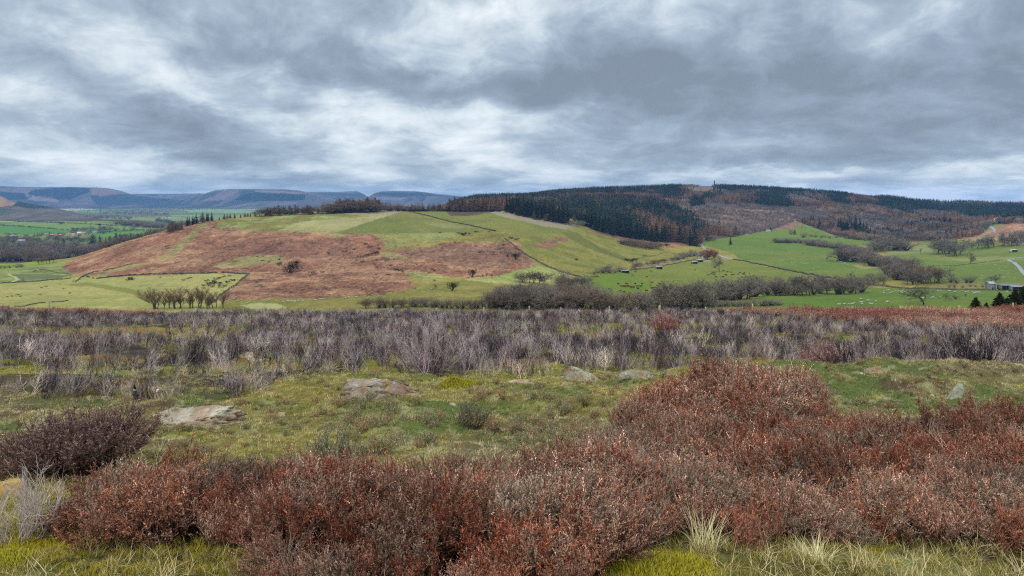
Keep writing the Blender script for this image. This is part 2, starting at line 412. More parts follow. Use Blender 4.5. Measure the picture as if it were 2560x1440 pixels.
# right flank
paint([(1290,600),(1300,590),(1385,588),(1400,576),(1450,562),(1530,590),(1600,605),(1720,640),(1740,648),(1600,655),(1560,665),(1490,690),(1440,690),(1400,676),(1350,655)], S(146, 158, 76), .55, 3, 0, 9, 1, 36, S(126, 144, 64))
paint([(1400,578),(1440,580),(1500,620),(1590,652),(1560,652),(1480,625),(1430,600)], S(106, 128, 56), .5, 5, 0, 9, .8)
paint([(1340,606),(1395,600),(1390,616),(1360,622),(1335,615)], S(150, 108, 80), .9, 5, 0, 9)
paint([(1385,592),(1420,594),(1418,606),(1395,604)], S(148, 108, 78), .9, 4, 0, 9)
paint([(1460,562),(1530,582),(1600,600),(1700,604),(1745,612),(1700,618),(1640,610),(1600,610),(1540,596),(1480,580)], S(134, 96, 72), .9, 4, 0, 10)
paint([(1630,592),(1680,604),(1720,622),(1710,632),(1670,620),(1640,604)], S(164, 116, 86), .7, 3, 0, 10)
paint([(1590,668),(1660,652),(1730,640),(1700,655),(1620,672)], S(150, 130, 84), .7, 4, 0, 9, .8)
paint([(1670,622),(1720,614),(1757,625),(1740,640),(1700,632)], S(156, 168, 84), .4, 1, 0, 9)
# slope foot
paint([(1160,700),(1262,686),(1345,662),(1395,676),(1440,692),(1470,700),(1400,715),(1250,712)], S(168, 162, 92), .6, 4, 0, 8, 1, 30, S(150, 156, 80))
paint([(560,752),(700,747),(900,744),(1010,730),(1060,714),(1160,700),(1300,715),(1300,790),(560,790)], S(132, 148, 68), .5, 3, 0, 8, 1, 30, S(150, 158, 84))
paint([(600,764),(640,757),(700,760),(720,770),(650,778)], S(188,180,120), .3, 2, 0, 8, .8)
# valley floor
paint([(1440,692),(1500,686),(1600,672),(1740,648),(1840,650),(1920,668),(2000,684),(2075,697),(2060,720),(1900,720),(1700,740),(1470,745)], S(128, 152, 66), .35, 0, 0, 9, 1, 60, S(120, 148, 60))
paint([(1440,692),(1500,686),(1560,680),(1600,700),(1640,712),(1560,745),(1470,745)], S(112, 152, 50), .3, 0, 0, 9)
paint([(1755,612),(1830,632),(1850,648),(1920,666),(2000,682),(2080,696),(2150,705),(2230,690),(2220,660),(2180,650),(2080,640),(2100,622),(2000,608),(1900,592),(1830,580),(1750,585)], S(106, 147, 56), .3, 0, 0, 10.4, 1, 80, S(118, 150, 66))
paint([(1830,600),(1860,585),(1910,575),(1990,565),(2050,575),(2075,588),(2190,600),(2190,614),(2050,612),(1980,604),(1900,592)], S(112, 152, 60), .3, 0, 7, 10.6)
paint([(1930,560),(1990,552),(2010,562),(1985,572),(1930,575)], S(150, 112, 88), .8, 4, 7, 11)
paint([(2230,690),(2240,660),(2210,640),(2260,625),(2320,600),(2380,596),(2420,608),(2560,612),(3500,600),(3500,710),(2560,712),(2300,716)], S(112, 150, 60), .35, 0, 0, 10, 1, 80, S(126, 154, 74))
paint([(2280,668),(2420,664),(2560,650),(3500,640),(3500,715),(2480,716),(2300,706)], S(110, 146, 60), .3, 0, 0, 9)
paint([(2210,620),(2330,612),(2420,606),(2380,625),(2300,632),(2220,636)], S(150, 146, 92), .6, 3, 0, 10, .7)
paint([(2330,640),(2420,645),(2480,640),(2560,644),(2560,650),(2400,652)], S(150, 144, 84), .5, 2, 0, 10, .6)
paint([(2130,662),(2190,664),(2200,670),(2150,672)], S(158, 140, 88), .5, 2, 0, 10)
paint([(1900,722),(2100,720),(2290,720),(2480,722),(3500,730),(3500,800),(1700,800),(1680,775),(1750,768),(1850,752),(1905,742)], S(100, 145, 52), .3, 0, 0, 8, 1, 80, S(112, 148, 58))
paint([(2290,708),(2560,706),(3500,710),(3500,722),(2480,722),(2290,720)], S(140, 150, 84), .5, 1, 0, 8)
paint([(1640,792),(1700,770),(1800,757),(1950,756),(1960,790)], S(116, 154, 62), .3, 0, 0, 8)
# woodland floors on the right
hillw = [(1255,534),(1290,500),(1130,515),(1130,470),(1400,440),(1800,430),(2200,440),(3500,470),(3500,545),(2480,560),(2440,598),(2330,612),(2200,612),(2090,590),(1990,552),(1930,575),(1840,590),(1830,634),(1757,612),(1700,604),(1600,600),(1460,562),(1400,555)]
paint(hillw, S(96, 76, 66), .6, 4, 8.3, 13.5, 1, 60, S(84, 72, 64))
paint([(1700,470),(1830,455),(1830,478),(1760,480)], S(124, 102, 84), .7, 3, 8, 13.5)
paint([(1660,515),(1800,520),(1960,530),(1990,560),(1900,570),(1820,560),(1740,545)], S(132, 102, 84), .9, 8, 8, 13.5, .8, 50, S(110, 88, 76))
paint([(1130,545),(1110,520),(1130,505),(1262,500),(1262,526)], S(96, 76, 60), .5, 2, 7.6, 12)
for q_ in ([(1650,523),(1760,520),(1900,524),(1960,527),(1960,530),(1880,528),(1760,524),(1650,528)], [(1640,533),(1720,545),(1800,560),(1790,563),(1700,550),(1640,538)], [(1800,538),(1900,542),(1990,548),(1990,551),(1890,546),(1800,541)], [(2040,520),(2150,540),(2250,548),(2250,551),(2140,543),(2040,524)], [(2260,585),(2350,588),(2350,592),(2260,590)]):
    paint(q_, S(156, 128, 100), .6, 3, 8, 13.5)
# bracken spur far right
paint([(2392,597),(2410,588),(2470,580),(2500,565),(2560,545),(3500,500),(3500,612),(2560,612),(2500,604),(2440,600)], S(160, 112, 86), 1.0, 3, 0, 9.3, 1, 40, S(176, 130, 98))
paint([(2392,599),(2460,590),(2520,592),(2530,598),(2440,603)], S(168, 156, 96), .5, 2, 0, 9.5, .8)
# the vale on the left: fields
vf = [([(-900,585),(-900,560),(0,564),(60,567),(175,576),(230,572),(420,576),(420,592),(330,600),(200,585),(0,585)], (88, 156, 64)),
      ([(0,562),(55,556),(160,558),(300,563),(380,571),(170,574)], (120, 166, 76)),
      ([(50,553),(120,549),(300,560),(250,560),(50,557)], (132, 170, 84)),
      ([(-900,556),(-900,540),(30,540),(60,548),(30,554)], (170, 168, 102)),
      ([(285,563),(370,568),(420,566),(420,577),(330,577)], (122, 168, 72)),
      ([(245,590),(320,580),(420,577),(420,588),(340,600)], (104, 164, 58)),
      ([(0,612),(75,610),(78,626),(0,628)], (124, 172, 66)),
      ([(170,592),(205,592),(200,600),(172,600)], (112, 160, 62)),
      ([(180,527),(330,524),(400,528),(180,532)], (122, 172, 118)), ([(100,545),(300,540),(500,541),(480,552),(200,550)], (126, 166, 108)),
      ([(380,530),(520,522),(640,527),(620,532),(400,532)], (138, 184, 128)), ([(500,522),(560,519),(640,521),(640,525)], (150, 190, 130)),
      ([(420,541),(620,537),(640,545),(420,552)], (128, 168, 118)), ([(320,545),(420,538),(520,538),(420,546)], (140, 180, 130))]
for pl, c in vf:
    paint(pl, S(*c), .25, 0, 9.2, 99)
paint([(125,522),(180,512),(175,520),(250,523),(170,528)], S(176, 172, 140), .2, 1, 9, 99)
for pl in ([(380,556),(420,548),(440,560),(420,566)], [(180,535),(320,532),(440,534),(420,541),(250,543)], [(240,527),(420,522),(480,530),(330,533)], [(0,536),(180,532),(200,540),(0,545)]):
    paint(pl, S(104, 98, 84), .5, 3, 10, 99, .85)
paint([(-900,700),(-900,612),(0,628),(80,626),(170,600),(300,610),(430,590),(520,600),(520,700)], S(98, 84, 70), .5, 2, 8.4, 10.9)

# small physical relief: bracken and rough grass are lumpy
GZ = GZ + wz * amp * (fbm(GX / 5.5, GD / 2.6, 9, 3) - .5) * 1.7 * sstep(3000 - GD, 0, 1500)
nc, nr = GD.shape
V = np.stack([GX, GD, GZ], -1).reshape(-1, 3)
idx = np.arange(nc * nr).reshape(nc, nr)
Fq = np.stack([idx[:-1, :-1], idx[1:, :-1], idx[1:, 1:], idx[:-1, 1:]], -1).reshape(-1, 4)
me = mesh_np('valley_terrain', V, [Fq], colr.reshape(-1, 3), True, {'amp': amp.ravel()})
me.materials.append(M_LAND)
tag(link('valley_terrain', me), kind='structure')

# ================================================================ FAR HILLS
def far_hill(name, ridge, Db, Dr, yb=524, cfun=None, seed=0, nrow=60, back=3000):
    xs = [p[0] for p in ridge]; ys = [p[1] for p in ridge]
    px = np.arange(xs[0], xs[-1] + 1, 2.5)
    yr = pchip(xs, ys, px) + (fbm(px / 14, px * 0, seed) - .5) * .9
    s = np.concatenate([np.linspace(0, 1, nrow), 1 + np.array([.1, .3, 1.0])])
    D = np.where(s[None, :] <= 1, Db + (Dr - Db) * s[None, :], Dr + (s[None, :] - 1) * back) * np.ones((len(px), 1))
    zb = -(yb - HOR) / F * Db; zr = -(yr - HOR) / F * Dr
    sc = np.clip(s, 0, 1)[None, :]
    x = (px[:, None] - 1280) / F * D
    prof = .62 * sc ** 1.35 + .38 * sstep(sc, .55, .93)
    z = zb + (zr[:, None] - zb) * prof
    er = (fbm(x / 420, D / 1500, seed + 3) - .5) * 120 * np.sin(math.pi * np.clip(sc, 0, 1)) ** 1.0
    z = z + er * (zr[:, None] - zb) / 260
    z = np.where(s[None, :] > 1, zr[:, None] - (s[None, :] - 1) * 120, z)
    yy = HOR - F * z / D
    c, am = cfun(px[:, None] * np.ones_like(D), yy, sc * np.ones_like(D), x, D)
    idx = np.arange(D.size).reshape(D.shape)
    Fq = np.stack([idx[:-1, :-1], idx[1:, :-1], idx[1:, 1:], idx[:-1, 1:]], -1).reshape(-1, 4)
    me = mesh_np(name, np.stack([x, D, z], -1).reshape(-1, 3), [Fq], c.reshape(-1, 3), True, {'amp': am.ravel()})
    me.materials.append(M_HILL)
    return tag(link(name, me), kind='structure')

def cover(pols):
    def f(px, py, sc, x, D):
        n = fbm(x / 350, D / 900, 41, 4)
        c = np.ones(px.shape + (3,)) * S(88, 76, 76)
        w = sstep(n, .45, .6)[..., None]; c = c * (1 - w) + S(58, 58, 62) * w
        w = sstep(fbm(x / 180, D / 600, 44, 4), .56, .68)[..., None] * .6; c = c * (1 - w) + S(122, 102, 102) * w
        w = sstep(sc, .9, .97)[..., None]; c = c * (1 - w) + S(120, 100, 84) * w
        wx = (fbm(x / 200, D / 500, 47) - .5) * 10; wy = (fbm(x / 200, D / 500, 48) - .5) * 3
        for pl, col_ in pols:
            k = inpoly(px + wx, py + wy, pl); c[k] = S(*col_)
        return c, np.full(px.shape, .7)
    return f
DK = (18, 24, 32)
far_hill('far_hill', [(-1200,468),(-400,462),(0,465),(60,467),(170,467.5),(250,469),(272,471),(300,477),(330,485),(400,492),(450,498),(500,504),(560,514),(640,524)], 8800, 11000, 526,
         cover([([(70,482),(85,474),(170,468),(225,471),(225,480),(175,500),(140,500),(130,492),(70,487)], DK), ([(0,479),(60,482),(70,500),(0,500)], DK), ([(225,490),(330,492),(440,499),(380,506),(240,512)], (44,48,56)),
                ([(228,470),(270,471),(318,484),(230,487)], (130,104,92)), ([(60,470),(80,472),(66,484),(0,478),(0,471)], (116,96,90)), ([(80,490),(150,500),(140,506),(70,500)], (140,112,110))]), 1)
far_hill('far_hill', [(300,488),(330,484.5),(430,484),(520,483),(600,482),(700,490)], 12500, 14500, 515, cover([]), 5)
far_hill('far_hill', [(420,512),(450,501),(490,490),(520,481),(540,475),(570,473),(620,472),(700,473),(745,476),(765,480),(790,488),(840,500),(900,512),(960,524)], 8600, 10500, 526,
         cover([([(590,500),(610,485),(640,482),(720,484),(765,487),(760,500),(700,502),(640,504)], DK), ([(640,476),(740,478),(765,484),(640,480)], (136,108,100)), ([(560,476),(600,478),(560,500),(500,505)], (124,100,104))]), 9)
far_hill('far_hill', [(700,500),(740,484),(770,480),(830,480),(870,478.5),(890,478),(905,483),(918,490.5),(940,500),(980,512)], 10500, 12500, 520, cover([([(790,482),(860,482),(905,488),(840,492)], (60,58,60))]), 14)
far_hill('far_hill', [(880,505),(905,496),(922,491),(938,482),(960,478),(985,477),(1040,478),(1080,483),(1118,487),(1170,492),(1260,500),(1400,520)], 9500, 11500, 524,
         cover([([(930,485),(960,480),(1060,482),(1120,490),(1000,492)], (44,46,54)), ([(940,492),(1010,494),(1000,500),(940,500)], (128,104,108))]), 19)
def spur_cover(px, py, sc, x, D):
    c = np.ones(px.shape + (3,)) * S(112, 96, 82)
    w = sstep(fbm(x / 60, D / 160, 51), .45, .6)[..., None]; c = c * (1 - w) + S(88, 80, 70) * w
    k = inpoly(px, py, [(-900,470),(0,490),(12,494),(40,508),(30,514),(0,517),(-900,520)]); c[k] = S(164, 122, 96)
    k = inpoly(px, py, [(32,514),(48,502),(75,508),(140,520),(80,522)]); c[k] = S(40, 54, 48)
    k = inpoly(px, py, [(0,520),(60,526),(0,540)]); c[k] = S(84, 84, 66)
    return c, np.full(px.shape, .8)
far_hill('hill_spur', [(-1500,440),(-500,470),(-60,478),(0,488),(10,493),(32,504),(48,503),(60,506),(140,520),(165,526),(200,533),(240,540),(300,548)], 3500, 4600, 552, spur_cover, 25, 60, 1500)

# ================================================================ MOOR
zD = [(0,-1.5),(3,-1.56),(4,-1.72),(5,-1.85),(6,-1.96),(8,-2.15),(9,-2.27),(10,-2.42),(12,-2.75),(15,-3.15),(20,-3.85),(30,-5.1),(40,-6.4),(50,-7.75),(54,-8.5),(57,-9.3),(64,-11.3),(76,-15.5)]
def moor_h(x, D):
    x = np.asarray(x, float); D = np.asarray(D, float)
    px = 1280 + F * x / np.maximum(D, .5)
    z = pchip([a for a, _ in zD], [b for _, b in zD], D)
    rt = sstep(px, 1400, 1950)
    z = z + .24 * np.exp(-((D - 9.4 - .15 * np.sin(x)) / .85) ** 2) * rt - .22 * sstep(D, 10, 11.2) * (1 - sstep(D, 14, 26)) * rt
    z = z + .05 * np.exp(-((D - 9.2) / .7) ** 2) * (1 - rt)
    n = (fbm(x * .55, D * .55, 61) - .5) * .16 * sstep(D, 2.5, 6) + (fbm(x * 2.6, D * 2.6, 63) - .5) * .15 * sstep(D, 4, 6) + (fbm(x * 2.6, D * 2.6, 63) - .5) * .04 + (fbm(x * 11, D * 11, 65, 3) - .5) * .025
    n = n + (fbm(x * .12, D * .12, 67) - .5) * .9 * sstep(D, 14, 40) * (1 - sstep(D, 48, 55))
    return z + n
DF = lambda px: pchip([-1200,150,330,640,1250,1380,1500,1600,1740,1850,1950,2050,2200,2400,2560,3400], [3.9,4.0,4.2,4.25,4.3,4.5,5.3,6.3,7.1,7.6,7.2,6.4,5.6,5.5,5.8,6.2], px)
DN = lambda px: pchip([-1200,80,150,300,640,720,1450,1540,1640,1800,2100,2400,2560,3400], [4.6,4.4,3.45,3.15,3.15,2.6,2.6,3.1,3.35,3.25,3.35,3.2,3.1,3.1], px)
BN = lambda px: pchip([-1200,0,300,600,850,1000,1300,1700,2000,2560,3400], [7.9,8.0,8.2,8.5,9.2,9.5,9.5,9.6,10.3,10.6,10.6], px)   # near edge of burnt heather

PXm = np.linspace(-1300, 3900, 900)
Dm = np.concatenate([np.linspace(-1.0, 1.4, 8), np.exp(np.linspace(math.log(1.5), math.log(76), 620))])
De = np.where(Dm < 1.5, 1.5, Dm)
XX = (PXm[:, None] - 1280) / F * De[None, :]; DD = np.broadcast_to(Dm[None, :], XX.shape)
ZZ = moor_h(XX, np.maximum(DD, 0))
PP = np.broadcast_to(PXm[:, None], XX.shape)
n1 = fbm(XX * .5, DD * .5, 71); n2 = fbm(XX * 1.7, DD * 1.7, 73); n3 = fbm(XX * 6, DD * 6, 75)
XXg, DDg = XX, DD
def verge_tint(n1, n2, n3):
    g = S(124, 130, 80) * np.ones(n1.shape + (1,))
    def mixc(c, w):
        nonlocal g
        g = g * (1 - w[..., None]) + np.asarray(c) * w[..., None]
    mixc(S(100, 130, 72), sstep(n2, .47, .60)); mixc(S(172, 166, 116), sstep(n3, .54, .7) * .8)
    mixc(S(108, 96, 68), sstep(1 - n1, .52, .66) * .75); mixc(S(92, 74, 56), sstep(fbm(XXg * 2.3, DDg * 2.6, 79), .64, .72) * .75); mixc(S(148, 156, 76), sstep(n1, .56, .68) * .6)
    return g
cm = verge_tint(n1, n2, n3)
wb = sstep(DD - BN(PP) + (n2 - .5) * 1.6, 0, .5)                       # burnt ground
cb = S(70, 56, 44) * (1 - sstep(n2, .45, .6)[..., None]) + S(92, 84, 60) * sstep(n2, .45, .6)[..., None]
w = (sstep(n1, .52, .62) * .8)[..., None]; cb = cb * (1 - w) + S(132, 128, 50) * w
w = (sstep(fbm(XX * .9, DD * .6, 77), .6, .7) * .8)[..., None]; cb = cb * (1 - w) + S(118, 84, 56) * w
HOLES = [(300,26,260,4.5), (60,11.3,120,1.0), (540,24,90,2.5), (925,12.3,70,1.0), (1310,13,90,1.6), (790,20,70,2.2), (1900,15,90,2), (2060,14.5,60,1.5), (2400,14.5,70,1.5), (640,12.5,120,1.2), (240,14,140,1.2), (1500,24,120,2.5)]
def holes(px, D):
    w = 0
    for a_, b_, r_, q_ in HOLES: w = np.maximum(w, np.exp(-(((px - a_) / r_) ** 2 + ((D - b_) / q_) ** 2)))
    return w
w = (sstep(holes(PP, DD) + (n2 - .5) * .6, .3, .6) * .9)[..., None]; cb = cb * (1 - w) + (S(146, 136, 56) * (1 - sstep(n3, .45, .6)[..., None]) + S(150, 106, 66) * sstep(n3, .45, .6)[..., None]) * w
cm = cm * (1 - wb[..., None]) + cb * wb[..., None]
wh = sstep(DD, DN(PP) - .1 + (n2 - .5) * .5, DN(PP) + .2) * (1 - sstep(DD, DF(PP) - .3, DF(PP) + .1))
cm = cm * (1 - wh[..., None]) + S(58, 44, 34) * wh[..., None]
wl = sstep(3.9 - DD, 0, .4) * (1 - wh)                                   # mossy grass close to the camera
gl = S(96, 106, 44) * (1 - sstep(n2, .45, .6)[..., None]) + S(140, 140, 84) * sstep(n2, .45, .6)[..., None]
cm = cm * (1 - wl[..., None]) + gl * wl[..., None]
for (a, b_, r_) in ((1650, 3.15, .26), (20, 3.3, .15)):
    e = np.exp(-(((XX - (a - 1280) / F * b_) / r_) ** 2 + ((DD - b_) / (r_ * .8)) ** 2) * 1.2)[..., None] * .9
    cm = cm * (1 - e) + S(130, 132, 34) * e
idx = np.arange(XX.size).reshape(XX.shape)
Fq = np.stack([idx[:-1, :-1], idx[1:, :-1], idx[1:, 1:], idx[:-1, 1:]], -1).reshape(-1, 4)
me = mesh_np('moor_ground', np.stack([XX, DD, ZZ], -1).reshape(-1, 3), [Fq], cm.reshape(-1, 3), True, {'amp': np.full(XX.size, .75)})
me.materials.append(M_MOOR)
tag(link('moor_ground', me), kind='structure')

def moor_pt(px, py, dmin=3.0, dmax=60):
    """moor ground point seen at the photo position"""
    D = np.exp(np.linspace(math.log(dmin), math.log(dmax), 1500)); x = (px - 1280) / F * D
    z = moor_h(x, D); y = HOR - F * z / D
    k = np.where(y <= py)[0]; k = k[0] if len(k) else len(D) - 1
    return Vector((x[k], D[k], z[k]))
SP = lambda *c: S(*c) * 1.75
# ================================================================ FOREGROUND PLANTS
def curved(n, K, L0, L1, tilt0, tilt1, r0=.03, up=.5, wob=.08, az=None):
    """n stems leaving the base outwards and turning upwards"""
    a = rng.uniform(0, 2 * math.pi, n) if az is None else az
    L = rng.uniform(L0, L1, n); ti = rng.uniform(tilt0, tilt1, n)
    s = np.linspace(0, 1, K)[None, :]
    rr = np.sqrt(rng.uniform(0, 1, n)) * r0
    # angle from vertical along the stem
    ang = ti[:, None] * (1 - up * s)
    st = L[:, None] / (K - 1)
    dr = np.sin(ang) * st; dz = np.cos(ang) * st
    r = rr[:, None] + np.concatenate([np.zeros((n, 1)), np.cumsum(dr[:, 1:], 1)], 1)
    z = np.concatenate([np.zeros((n, 1)), np.cumsum(dz[:, 1:], 1)], 1)
    a2 = a[:, None] + rng.normal(0, wob, (n, K)).cumsum(1)
    return np.stack([r * np.cos(a2), r * np.sin(a2), z], -1)

def heather_mesh(name, n=34, L0=.24, L1=.42, shoots=13, leaves=15, tip=(162, 134, 118), mid=(128, 86, 70), wood=(66, 50, 44), pale=.12, tilt=.95, lw=.0030, ll=.011, r0=.05):
    mb = MB()
    P = curved(n, 6, L0, L1, .05, tilt, r0, .55, .07)
    Rd = np.linspace(.0028, .0010, 6)[None, :] * np.ones((n, 1))
    cw = SP(*wood); cm_ = SP(*mid); ct = SP(*tip)
    mb.tubes(P, Rd, cw * rng.uniform(.7, 1.6, (n, 1, 1)) * np.ones((n, 6, 1)))
    B = []; T = []; K_ = []
    for i in range(n):
        kind = rng.uniform()
        for j in range(shoots):
            t = rng.uniform(.45, 1.0) ** .8 * 4.999; k = min(int(t), 4); f = t - k
            b = P[i, k] * (1 - f) + P[i, k + 1] * f
            dd = P[i, k + 1] - P[i, k]; dd = dd / np.linalg.norm(dd)
            v = dd * .5 + rng.normal(0, .55, 3) + np.array([0, 0, .62]); v /= np.linalg.norm(v)
            l = rng.uniform(.03, .075); B.append(b); T.append(v * l); K_.append((t / 5, kind))
    B = np.array(B); T = np.array(T); K_ = np.array(K_); M = len(B)
    mid_ = B + T * .5 + rng.normal(0, .004, (M, 3))
    PP_ = np.stack([B, mid_, B + T], 1)
    mb.tubes(PP_, np.array([[.0014, .0011, .0006]]) * np.ones((M, 1)), (cm_ * .8)[None, None, :] * rng.uniform(.7, 1.3, (M, 1, 1)) * np.ones((M, 3, 1)))
    # scale leaves / old flowers along every shoot
    s = rng.uniform(.1, 1.05, (M, leaves)); Lb = (B[:, None, :] + T[:, None, :] * s[:, :, None]).reshape(-1, 3)
    td = T / np.linalg.norm(T, axis=1, keepdims=True)
    dv = td[:, None, :] * rng.uniform(.5, 1.1, (M, leaves, 1)) + rng.normal(0, .55, (M, leaves, 3)); dv /= np.linalg.norm(dv, axis=2, keepdims=True)
    dv = (dv * rng.uniform(.6, 1.3, (M, leaves, 1)) * ll).reshape(-1, 3)
    w = np.clip(s * .75 + K_[:, :1] * .5 - .25 + rng.normal(0, .12, (M, leaves)), 0, 1).reshape(-1, 1)
    c = cm_ * (1 - w) + ct * w
    sb = np.exp(rng.normal(0, .38, (M, 1))) * (.75 + .5 * K_[:, :1]); c = c * np.repeat(sb, leaves, 0) * rng.uniform(.82, 1.18, (len(c), 1))
    pk = (np.repeat((rng.uniform(0, 1, (M, 1)) < pale * 1.3), leaves, 0)[:, 0] & (s.reshape(-1) > .55) & (rng.uniform(0, 1, len(c)) < .7))[:, None]
    c = np.where(pk, SP(178, 156, 138) * rng.uniform(.8, 1.15, (len(c), 1)), c)
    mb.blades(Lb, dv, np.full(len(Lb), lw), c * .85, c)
    return mb.mesh(name, M_PLANT)

def burnt_mesh(name, n=11, L0=.30, L1=.52, dark=.5, tilt=1.1, r=.0055, fork=4, base_pale=.5, tw=3, c_d=(58, 50, 56), c_p=(150, 138, 140), r0=.03):
    mb = MB()
    P = curved(n, 7, L0, L1, .1, tilt, r0, .75, .10)
    P[:, 1:, :] += rng.normal(0, .012, P[:, 1:, :].shape)
    isd = (rng.uniform(0, 1, n) < dark)
    cd = SP(*c_d); cp = SP(*c_p)
    def colr_(isd, K, a=0., b=1.):
        t = np.linspace(a, b, K)[None, :, None]
        base = np.where(isd[:, None, None], cd, cp) * rng.uniform(.75, 1.25, (len(isd), 1, 1))
        lowp = cp * .9 * rng.uniform(.7, 1.2, (len(isd), 1, 1))
        w = np.clip((.45 - t) * 2.2, 0, 1) * base_pale
        return base * (1 - w) + lowp * w
    mb.tubes(P, np.linspace(r, r * .4, 7)[None, :] * rng.uniform(.6, 1.2, (n, 1)), colr_(isd, 7))
    def forks(P, isd, per, l0, l1, rr, t0):
        B, T, D_ = [], [], []
        K = P.shape[1]
        for i in range(len(P)):
            for j in range(per):
                t = rng.uniform(t0, .97) * (K - 1); k = min(int(t), K - 2); f = t - k
                b = P[i, k] * (1 - f) + P[i, k + 1] * f; dd = P[i, k + 1] - P[i, k]; dd /= np.linalg.norm(dd) + 1e-9
                v = dd + rng.normal(0, .42, 3) + np.array([0, 0, .30]); v /= np.linalg.norm(v)
                B.append(b); T.append(v * rng.uniform(l0, l1)); D_.append(isd[i])
        B = np.array(B); T = np.array(T); D_ = np.array(D_)
        bend = rng.normal(0, .015, (len(B), 3)) + np.array([0, 0, .006])
        Q = np.stack([B, B + T * .35 + bend * .6, B + T * .7 + bend * .4, B + T + bend * 1.4], 1)
        mb.tubes(Q, np.linspace(rr, rr * .45, 4)[None, :] * np.ones((len(B), 1)), colr_(D_, 4, .5, 1))
        return Q, D_
    Q, D_ = forks(P, isd, fork, .10, .24, r * .5, .3)
    if tw: forks(Q, D_, tw, .05, .13, r * .3, .25)
    return mb.mesh(name, M_PLANT)

def grass_mesh(name, n=26, h0=.04, h1=.10, w=.004, c0=(96, 116, 54), c1=(150, 158, 92), r0=.045, lean=1.0, K=4, pale=.25, cp=(190, 178, 128)):
    mb = MB()
    a = rng.uniform(0, 2 * math.pi, n); L = rng.uniform(h0, h1, n); t0 = rng.uniform(.05, lean * .6, n)
    s = np.linspace(0, 1, K)[None, :]; ang = t0[:, None] + s * rng.uniform(.2, lean, (n, 1)); st = L[:, None] / (K - 1)
    rr = np.sqrt(rng.uniform(0, 1, n)) * r0; b0 = rng.uniform(0, 2 * math.pi, n)
    r = np.concatenate([np.zeros((n, 1)), np.cumsum((np.sin(ang) * st)[:, 1:], 1)], 1)
    z = np.concatenate([np.zeros((n, 1)), np.cumsum((np.cos(ang) * st)[:, 1:], 1)], 1) - .01
    x = rr[:, None] * np.cos(b0)[:, None] + r * np.cos(a)[:, None]; y = rr[:, None] * np.sin(b0)[:, None] + r * np.sin(a)[:, None]
    P = np.stack([x, y, z], -1)
    side = np.stack([-np.sin(a), np.cos(a), np.zeros(n)], -1)[:, None, :] * (w / 2 * (1 - s ** 1.5 * .9))[..., None]
    V = np.stack([P - side, P + side], 2)                       # n,K,2,3
    idx = np.arange(n * K * 2).reshape(n, K, 2)
    Fq = np.stack([idx[:, :-1, 0], idx[:, :-1, 1], idx[:, 1:, 1], idx[:, 1:, 0]], -1).reshape(-1, 4)
    isp = (rng.uniform(0, 1, n) < pale)[:, None, None]
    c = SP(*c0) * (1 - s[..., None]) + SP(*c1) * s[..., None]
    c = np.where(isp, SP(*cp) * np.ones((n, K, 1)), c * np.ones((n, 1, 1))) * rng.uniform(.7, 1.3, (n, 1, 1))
    mb.add(V.reshape(-1, 3), Fq, np.repeat(c[:, :, None, :], 2, 2).reshape(-1, 3))
    return mb.mesh(name, M_PLANT)

def samp(n, D0, D1, p0, p1):
    """points spread evenly over the plan wedge between photo columns p0..p1"""
    D = np.sqrt(rng.uniform(D0 * D0, D1 * D1, n)); px = rng.uniform(p0, p1, n)
    return (px - 1280) / F * D, D, px

def rots(n, tilt=.15):
    return np.stack([rng.normal(0, tilt, n), rng.normal(0, tilt, n), rng.uniform(0, 6.283, n)], -1)

# ---- the living heather in front
heath = [proto('h%d' % i, heather_mesh('h%d' % i, tip=t, mid=m_, pale=p_)) for i, (t, m_, p_) in enumerate([
    ((164, 118, 100), (122, 70, 54), .12), ((172, 140, 124), (128, 86, 72), .24), ((144, 88, 68), (114, 58, 42), .05),
    ((160, 142, 126), (116, 98, 84), .2), ((164, 120, 98), (130, 76, 56), .10)])]
n = 9500
x, D, px = samp(n, 2.3, 8.2, -900, 3800)
gx, gy = np.meshgrid(np.arange(-9, 14, .40), np.arange(2, 9, .36)); hc = np.stack([gx.ravel(), gy.ravel()], 1) + rng.uniform(-.17, .17, (gx.size, 2)); hs_ = rng.uniform(.82, 1.18, len(hc)); hr = rng.uniform(0, 1, len(hc))
d2 = ((x[:, None] - hc[None, :, 0]) ** 2 + (D[:, None] - hc[None, :, 1]) ** 2); ni = d2.argmin(1); dn_ = np.sqrt(d2.min(1))
wobD = (fbm(x * 1.3, D * 1.3, 81) - .5) * 1.0
keep = (D < DF(px) - .12 + wobD * .8) & (D > DN(px) + .12 + wobD * .6) & ((dn_ < .26) | (rng.uniform(0, 1, n) < .42))
# the edge by the dead bush on the left
keep &= (px > 150) | (D > 4.4) & (px < -100)
x, D, px, ni, dn_ = x[keep], D[keep], px[keep], ni[keep], dn_[keep]
z = moor_h(x, D)
h = (.80 + .50 * np.exp(-((px - 1840) / 170) ** 2 - ((D - 6.7) / .7) ** 2)) * hs_[ni] * (1.10 - .42 * np.clip(dn_ / .26, 0, 1.2) ** 2) + rng.normal(0, .06, len(x))
h = np.maximum(h, .3)
edge = np.minimum(sstep(D - DN(px), .0, .7), 1) * .4 + .6
h = h * edge
rust = sstep(fbm(x * .9, D * .9, 85) + (hr[ni] - .5) * .25, .38, .60)                     # rusty against grey-pink patches
rust = np.clip(rust + .35 * np.exp(-((px - 1900) / 280) ** 2 - ((D - 5.2) / .9) ** 2) + .35 * sstep(px, 500, 700) * sstep(1500 - px, 0, 200) - .6 * sstep(px, 1450, 1700) * sstep(4.5 - D, 0, .5) - .3 * sstep(520 - px, 0, 150), 0, 1)
r_ = rng.uniform(0, 1, len(x))
